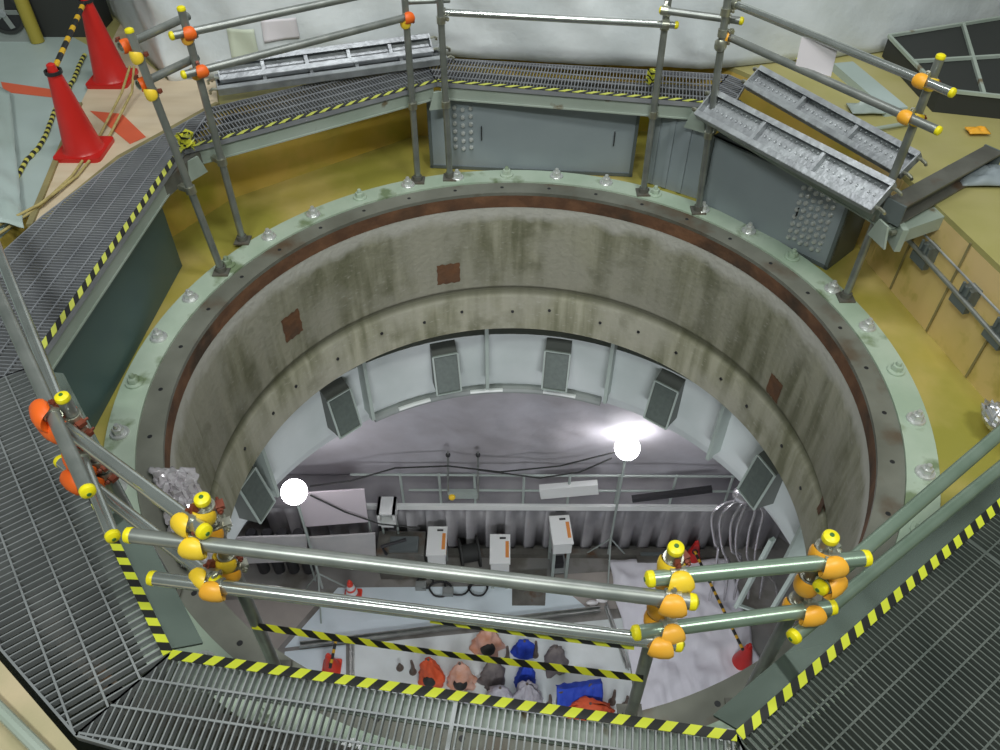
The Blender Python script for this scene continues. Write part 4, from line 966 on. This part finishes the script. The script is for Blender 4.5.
# lamps on tripods
def lamp(base, z, label):
    root = thing('balloon_lamp', tuple(base), label, 'lamp', 'globe work lamps in the pit')
    c = Vector((base.x, base.y, z))
    MB().sphere(c, .165, 24, 16).build('glowing_globe', M['lamp'], root)
    MB().tube([Vector((base.x, base.y, base.z+.35)), c-Vector((0, 0, .17))], .018, 10).build('pole', M['fin'], root)
    MB().lathe([(.03, -.04), (.06, -.04), (.06, 0), (.03, 0)], c-Vector((0, 0, .16)), 16, closed=True).build('socket', M['dark'], root)
    for k in range(3):
        a = k*2*pi/3+.5; MB().tube([Vector((base.x, base.y, base.z+.75)), Vector((base.x+.38*cos(a), base.y+.38*sin(a), base.z+.01))], .012, 8).build('leg', M['fin'], root)
def z_for(base, py):
    z = PZ+1.5
    while project((base.x, base.y, z))[1] > py: z += .01
    return z
b = U(326, 600, PZ); lamp(b, z_for(b, 492), 'glowing white globe lamp on a tripod at the left of the pit')
b2 = U(606, 566, PZ); lamp(b2, z_for(b2, 448), 'glowing white globe lamp on a tripod at the right before the corrugated wall')

# boards at left
def board(pts, y, m_, label, th=.03, name='signboard'):
    P = [UY(x, yy, y) for x, yy in pts]; root = thing(name, tuple((P[0]+P[1])/2), label, 'board', 'boards at the left of the pit')
    MB().slab(P, th).build('sheet', M[m_], root)
    for q in (0, 1):
        MB().tube([P[q]+Vector((.0, .05, 0)), Vector((P[q].x, P[q].y+.05, PZ+.01))], .015, 8).build('leg', M['fin'], root)
    return root, P
board([(304, 527), (368, 522), (364, 490), (298, 494)], 3.75, 'pink_board', 'pale pink blank board right of the left lamp')
board([(312, 556), (376, 556), (375, 534), (309, 538)], 3.65, 'grey_board', 'pale grey board standing below the pink board')
board([(196, 566), (308, 561), (306, 536), (180, 540)], 3.5, 'grey_board', 'long pale grey board at the far left with dark cylinders behind')
for i, px in enumerate((252, 268, 283, 299)):
    c = UY(px, 536, 3.62); tag(MB().lathe([(0, .10), (.07, .10), (.085, .07), (.085, -.9), (0, -.9)], c, 16).build('gas_cylinder', M['black']), 'dark cylinder behind the long grey board, %s from the left' % ('first', 'second', 'third', 'fourth')[i], 'cylinder', 'dark cylinders behind the board')
wc = thing('white_crate', tuple(UY(378, 522, 3.9)), 'small white open crate on the ledge between left lamp and centre', 'crate')
c = UY(380, 512, 3.95); MB().box(c, (.04, .3, .34)).box(c+Vector((.22, 0, 0)), (.04, .3, .34)).box(c+Vector((.11, 0, .15)), (.26, .3, .04)).box(c+Vector((.11, 0, -.15)), (.26, .3, .04)).build('frame', M['white'], wc)
MB().box(c+Vector((.11, .12, 0)), (.22, .02, .3)).build('back', M['grey_board'], wc)
MB().tube([c+Vector((0, 0, -.17)), Vector((c.x, c.y, PZ+.01))], .018, 8).tube([c+Vector((.22, 0, -.17)), Vector((c.x+.22, c.y, PZ+.01))], .018, 8).build('stand', M['fin'], wc)

# machinery in the shade at the back
for (px, py, wd, dp, ht, m_, nm, lb) in ((405, 568, .7, .4, .70, 'dark_steel', 'dark_machine', 'dark machine block behind the left white cabinet'), (470, 562, .35, .35, .5, 'dark', 'coil_drum', 'dark coil drum between the left and middle white cabinets'), (655, 558, .6, .25, .08, 'dark_steel', 'floor_plate', 'dark low plate by the wall foot left of the dark red cone')):
    c = U(px, py, PZ); root = thing(nm, tuple(c), lb, nm.replace('_', ' '))
    if nm == 'coil_drum':
        MB().lathe([(.10, -.15), (.24, -.15), (.24, -.12), (.14, -.12), (.14, .12), (.24, .12), (.24, .15), (.10, .15)], c+Vector((0, 0, .26)), 24, (1, .2, 0), closed=True).build('drum', M['dark'], root)
    elif nm == 'floor_plate':
        MB().box(c+Vector((0, 0, .05)), (wd, dp, .09)).build('plate', M[m_], root); MB().box(c+Vector((0, 0, .11)), (wd*.8, .05, .03)).build('ridge', M['panel_edge'], root)
    else:
        MB().box(c+Vector((0, 0, ht/2)), (wd, dp, ht)).build('body', M[m_], root); MB().box(c+Vector((.05, -.05, ht+.03)), (wd*.6, dp*.6, .06)).build('lid', M['panel_edge'], root)
        MB().tube([c+Vector((-.2, -.2, ht)), c+Vector((-.25, -.2, ht+.2)), c+Vector((.1, -.1, ht+.24))], .025, 8).build('hose', M['black'], root)
# dark stain plate in front
p = U(520, 600, PZ)
P = [U(512, 606, PZ), U(545, 606, PZ), U(547, 570, PZ), U(512, 572, PZ)]
tag(MB().prism([v for v in P], PZ+.013, PZ+.022).build('rubber_mat', M['dark_steel']), 'dark rubber mat on the floor below the tallest cabinet', 'mat')
# white cabinets
def cabinet(tp, wd, dp, h, label, rz=0.0):
    top = U(tp[0], tp[1], PZ+h); c = Vector((top.x, top.y, PZ)); root = thing('white_cabinet', tuple(c), label, 'cabinet', 'white cabinets on legs in the pit')
    R = Matrix.Rotation(rz, 3, 'Z')
    def B(x, y, z, sx, sy, sz): return MB().box(c+R @ Vector((x, y, z)), (sx, sy, sz), R)
    B(0, 0, h-.14, wd, dp, .26).build('body', M['white'], root)
    B(0, -.01, h+.01, wd+.03, dp+.04, .03).build('lid', M['white'], root)
    B(wd/2+.004, 0, h-.10, .008, dp*.55, .12).build('orange_label', M['orange_label'], root)
    B(wd/2-.03, -.02, h+.0265, .05, dp*.6, .004).build('orange_strip', M['orange_label'], root)
    B(.04, dp/2-.06, h+.029, .09, .03, .006).build('handle', M['dark'], root)
    for x in (-wd/2+.03, wd/2-.03):
        for y in (-dp/2+.05, dp/2-.05): B(x, y, (h-.27)/2, .045, .045, h-.27).build('leg', M['fin'], root)
    B(0, 0, .16, wd-.04, dp-.08, .03).build('shelf', M['machine'], root); B(0, -.05, .24, .14, .14, .14).build('battery', M['black'], root)
cabinet((437, 541), .26, .46, .80, 'left white cabinet on legs with orange strip, in front of the dark machine')
cabinet((500, 549), .27, .46, .78, 'middle white cabinet on legs with orange strip')
cabinet((561, 530), .27, .46, 1.02, 'tallest white cabinet on legs, rightmost of the three', rz=.08)

# floor sheets
def fsheet(pts, m_, label, z=.012, name='floor_sheet', wr=.0, dens=24):
    P = [U(x, y, PZ) for x, y in pts]
    if wr:
        def f(u, v): 
            p = lerp(lerp(P[0], P[1], u), lerp(P[3], P[2], u), v); e = min(1, 6*min(u, 1-u, v, 1-v)+.15)
            return p+Vector((.05*noise.noise(Vector((u*7, v*7, 8))), .05*noise.noise(Vector((u*7, v*7, 12))), z+e*wr*(.5+noise.noise(Vector((u*6, v*9, 3)))+.6*abs(noise.noise(Vector((u*14, v*12, 5)))))))
        o = MB().grid(f, dens, dens).build(name, M[m_], smooth=80); md = o.modifiers.new('t', 'SOLIDIFY'); md.thickness = .004; md.offset = 1
    else: o = MB().prism(P, PZ+.001, PZ+z).build(name, M[m_])
    return tag(o, label, 'sheet', 'sheets covering the pit floor')
fsheet([(285, 648), (590, 611), (560, 586), (338, 588)], 'floor_sheet', 'pale blue white sheet on the floor around the small banded cone')
fsheet([(352, 790), (640, 760), (625, 618), (352, 645)], 'floor_sheet2', 'pale white sheet under the clothes and bags', z=.010)
fsheet([(270, 760), (346, 760), (346, 645), (285, 652)], 'floor_sheet', 'pale blue sheet strip at the left under the orange red cone', z=.014)
fsheet([(560, 612), (625, 608), (640, 570), (555, 575)], 'pit_tan', 'worn beige patch of floor by the tallest cabinet', z=.008)
fsheet([(200, 668), (268, 660), (320, 600), (200, 600)], 'pit_tan', 'worn tan floor area at the left of the pit', z=.006)
fsheet([(650, 760), (770, 700), (728, 560), (608, 562)], 'white_cloth', 'big crumpled white cloth at the right of the pit floor', z=.04, wr=.09, dens=50, name='white_cloth')
for a_, b_, lb in (((300, 646), (600, 610), 'long grey steel channel crossing the pit floor'), ((352, 644), (352, 700), 'short dark channel running towards the walkway at left'), ((606, 606), (628, 668), 'short dark channel beside the crumpled white cloth')):
    p, q = U(*a_, PZ+.04), U(*b_, PZ+.04); tag(MB().bar(p, q, .07, .012).bar(p+Vector((0, .035, .03)), q+Vector((0, .035, .03)), .012, .06).bar(p-Vector((0, .035, -.03)), q-Vector((0, .035, -.03)), .012, .06).build('floor_channel', M['tube_dull']), lb, 'channel', 'steel channels on the pit floor')
# small scraps of white near the beige area
for i, (x, y) in enumerate(((592, 603), (602, 600))):
    c = U(x, y, PZ+.03); tag(MB().sphere(c, .07, 10, 7, (1.3, .7, .5)).build('tissue_scrap', M['pure']), 'white crumpled scrap by the steel channel, %s one' % ('left', 'right')[i], 'scrap')

# pit cones
cone(U(353, 597, PZ+.016), .46, .105, 'small orange cone with white bands on the blue white sheet', 'cone_o', bands=True, group='cones in the pit')
cone(U(332, 668, PZ+.016), .42, .115, 'orange red cone near the striped tape at the lower left of the pit', 'cone_o', group='cones in the pit')
cone(U(692, 559, PZ), .50, .12, 'dark red cone beside the silver hoses at the back right', 'cone', group='cones in the pit')
cone(U(741, 664, PZ), .60, .15, 'dark red cone low at the right by the white cloth', 'cone', group='cones in the pit')
p, q = U(695, 552, PZ+.46), U(743, 650, PZ+.50)
root = thing('cone_bar', tuple(lerp(p, q, .5)), 'black and amber striped bar between the two dark red cones in the pit', 'cone bar'); MB().uvtube([p, q], .022, 10).build('bar', M['striped_bar'], root)
MB().lathe([(.03, -.01), (.045, -.01), (.045, .01), (.03, .01)], p, 14, closed=True).build('loop', M['black'], root)
p, q = U(336, 640, PZ+.36), U(330, 668, PZ+.34); root = thing('cone_bar', tuple(p), 'short striped bar leaning on the orange red cone', 'cone bar'); MB().uvtube([p, lerp(p, q, 1)], .022, 10).build('bar', M['striped_bar'], root); MB().sphere(p, .028, 10, 8).build('knob', M['black'], root)

# bags, clothes and stands on the pit floor
def bag(px, py, wd, dp, ht, m_, label, name='cloth_bundle', cat='bundle', peak=.42, hollow=False):
    c = U(px, py, PZ+.012); sd = px*.13+py*.07; ht *= 1.35; wd *= 1.05
    root = thing(name, tuple(c), label, cat, 'clothes and bags drying on the pit floor')
    def f(u, v):
        a = 2*pi*u; rr = (1-v)**peak if v < 1 else 0; k = 1+.45*noise.noise(Vector((cos(a)*1.5+sd, sin(a)*1.5, v*2)))+.30*noise.noise(Vector((cos(a)*4+sd, sin(a)*4, v*5)))
        return c+Vector((wd/2*cos(a)*rr*k, dp/2*sin(a)*rr*k, ht*v*(1+.12*noise.noise(Vector((a, sd, 3))) if v < .98 else v)))
    MB().grid(f, 28, 14).build('cloth', M[m_], root, smooth=70)
    if hollow:
        cc = c+Vector((0, -dp*.36, ht*.34)); MB().sphere(cc, wd*.26, 12, 8, (1, .8, 1.3)).build('dark_opening', M['dark'], root)
    MB().sphere(c+Vector((0, 0, ht*1.0)), .02, 8, 6).build('tip', M['brown_metal'], root)
bag(431, 680, .34, .30, .46, 'orange_cloth', 'bright orange hooded cloth, leftmost on the pale sheet', hollow=True)
bag(461, 684, .36, .26, .46, 'peach_cloth', 'peach coloured cloth right of the bright orange one', hollow=True)
bag(488, 648, .40, .30, .42, 'peach_cloth', 'peach and white cloth furthest back under the lower rail', hollow=True)
bag(493, 683, .34, .26, .48, 'grey_cloth', 'dark grey brown cloth between the peach and blue cloths', peak=.35)
bag(524, 652, .32, .20, .24, 'blue_cloth', 'small blue cloth above the barrier tape', peak=.3)
bag(526, 682, .28, .30, .40, 'blue_cloth', 'blue cloth just below the barrier tape', peak=.35)
bag(554, 668, .36, .26, .46, 'grey_cloth', 'grey brown cloth right of the blue ones', peak=.3)
bag(500, 705, .42, .34, .40, 'lilac_bag', 'clear lilac grey plastic bag, left of the pair', name='plastic_bag', cat='bag', peak=.4)
bag(526, 702, .38, .32, .42, 'lilac_bag', 'clear lilac grey plastic bag, right of the pair', name='plastic_bag', cat='bag', peak=.4)
bag(469, 708, .26, .20, .20, 'lilac_bag', 'small bluish folded bag below the peach cloth', name='plastic_bag', cat='bag', peak=.4)
bag(588, 716, .62, .30, .30, 'orange_cloth', 'orange cloth spread wide at the front edge of the pit view', peak=.25)
# wide blue cloth over a rail
c = U(578, 694, PZ); root = thing('blue_cover', tuple(c), 'wide blue cloth draped over two short posts', 'cloth')
p0, p1 = U(557, 690, PZ+.45), U(603, 684, PZ+.45)
def bl(u, v):
    q = lerp(p0, p1, u); t = (v-.5)*2
    return q+Vector((.02*noise.noise(Vector((u*6, v*3, 1))), t*.17+.03*noise.noise(Vector((u*8, v*4, 1))), -.22*abs(t)**1.4+.03*noise.noise(Vector((u*9, v*5, 4)))))
o = MB().grid(bl, 24, 12).build('cloth', M['blue_cloth'], root, smooth=80); md = o.modifiers.new('t', 'SOLIDIFY'); md.thickness = .012
for q in (lerp(p0, p1, .08), lerp(p0, p1, .75)): MB().tube([Vector((q.x, q.y, PZ)), q-Vector((0, 0, .02))], .04, 10).build('post', M['brown_metal'], root)
for i, (x, y, h) in enumerate(((413, 672, .34), (400, 668, .12), (507, 660, .40), (535, 655, .40), (583, 634, .2), (598, 640, .3), (549, 706, .34), (580, 706, .34), (612, 702, .36), (625, 706, .3))):
    c = U(x, y, PZ+.012); root = thing('anchor_bolt', tuple(c), 'brown standing rod on the pale pit sheet, %s from the left' % ('second', 'first', 'third', 'fourth', 'sixth', 'eighth', 'fifth', 'seventh', 'ninth', 'last')[i], 'rod', 'brown rods standing in the pit')
    MB().tube([c, c+Vector((.01, 0, h*.55)), c+Vector((0, 0, h))], .028, 8, radii=[.035, .024, .018]).build('rod', M['brown_metal'], root)
    MB().lathe([(0, .02), (.05, .02), (.055, 0)], c, 12).build('foot', M['brown_metal'], root)
# cable heap by the cabinets
for i, (x, y, r) in enumerate(((440, 589, .16), (458, 586, .2), (478, 590, .14), (425, 584, .12))):
    c = U(x, y, PZ+.03); pts = [c+Vector((r*(1+.1*sin(3*t))*cos(t), r*.8*sin(t), .01*sin(2*t)+.015*i)) for t in [k*2*pi/20 for k in range(27)]]
    tag(MB().tube(pts, .016, 6).build('cable_coil', M['black'], smooth=80), 'black cable coil on the floor before the white cabinets, %s' % ('second from the left', 'third from the left', 'rightmost', 'leftmost')[i], 'cable coil', 'cable coils before the cabinets')
for i, (x, y) in enumerate(((421, 586), (448, 592))):
    c = U(x, y, PZ+.05); tag(MB().box(c, (.16, .12, .09)).box(c+Vector((0, -.01, .05)), (.12, .08, .02)).build('junction_box', M['machine']), 'small grey box among the cable coils, %s' % ('left one', 'right one')[i], 'box')
# silver hoses at the right
top = UY(738, 500, 3.3)
for i in range(6):
    x0 = 714+(0, 7, 17, 22, 33, 41)[i]; q = UY(x0+4+3*i, 552+(0, 14, 6, 22, 16, 30)[i], 3.3)
    pts = [top+Vector((.04*i, 0, .0)), UY(x0+8, 505+1.5*i, 3.25), UY(x0-2+i, 517+4*i, 3.2), UY(x0+1, 543+4*i, 3.2), q, Vector((q.x+.08, q.y-.1, PZ+.1+.02*i))]
    sp = []
    for k in range(len(pts)-1):
        pm = pts[max(k-1, 0)]; pn = pts[min(k+2, len(pts)-1)]
        for t in [s/6 for s in range(6)]:
            a, b = pts[k], pts[k+1]; sp.append(.5*((2*a)+(b-pm)*t+(2*pm-5*a+4*b-pn)*t*t+(-pm+3*a-3*b+pn)*t**3))
    sp.append(pts[-1])
    tag(MB().tube(sp, .020, 8).build('silver_hose', M['silver'], smooth=80), 'thin silver hose hanging in a loop at the right, %s of six from the left' % ('first', 'second', 'third', 'fourth', 'fifth', 'sixth')[i], 'hose', 'silver hoses at the right')
tag(MB().sphere(top+Vector((.1, 0, .12)), .2, 12, 8, (1, .6, .8)).build('hose_fitting', M['silver'], smooth=25), 'silver wrapped hose fitting above the loops', 'fitting')
# slanting grey frames at lower right of the pit
for i, (a_, b_, za, zb, lb) in enumerate((((790, 545), (752, 612), -2.3, -3.4, 'first grey ladder frame hanging below the right duct'),)):
    p, q = U(*a_, za), U(*b_, zb); s_ = Vector((.12, -.05, 0)); root = thing('hanging_frame', tuple(q), lb, 'frame')
    MB().bar(p-s_, q-s_, .05, .03).bar(p+s_, q+s_, .05, .03).build('side_rails', M['fin'], root)
    for t in (.97,): MB().bar(lerp(p, q, t)-s_, lerp(p, q, t)+s_, .025, .02).build('rung', M['fin'], root)

# ================================================================ final scale to metres
done = set()
for o in list(SC.objects):
    if o.type in ('CAMERA', 'LIGHT'): continue
    o.location = o.location*S
    if o.type == 'MESH':
        if o.data.name not in done:
            done.add(o.data.name); o.data.transform(Matrix.Scale(S, 4))
        for md in o.modifiers:
            if md.type == 'SOLIDIFY': md.thickness *= S
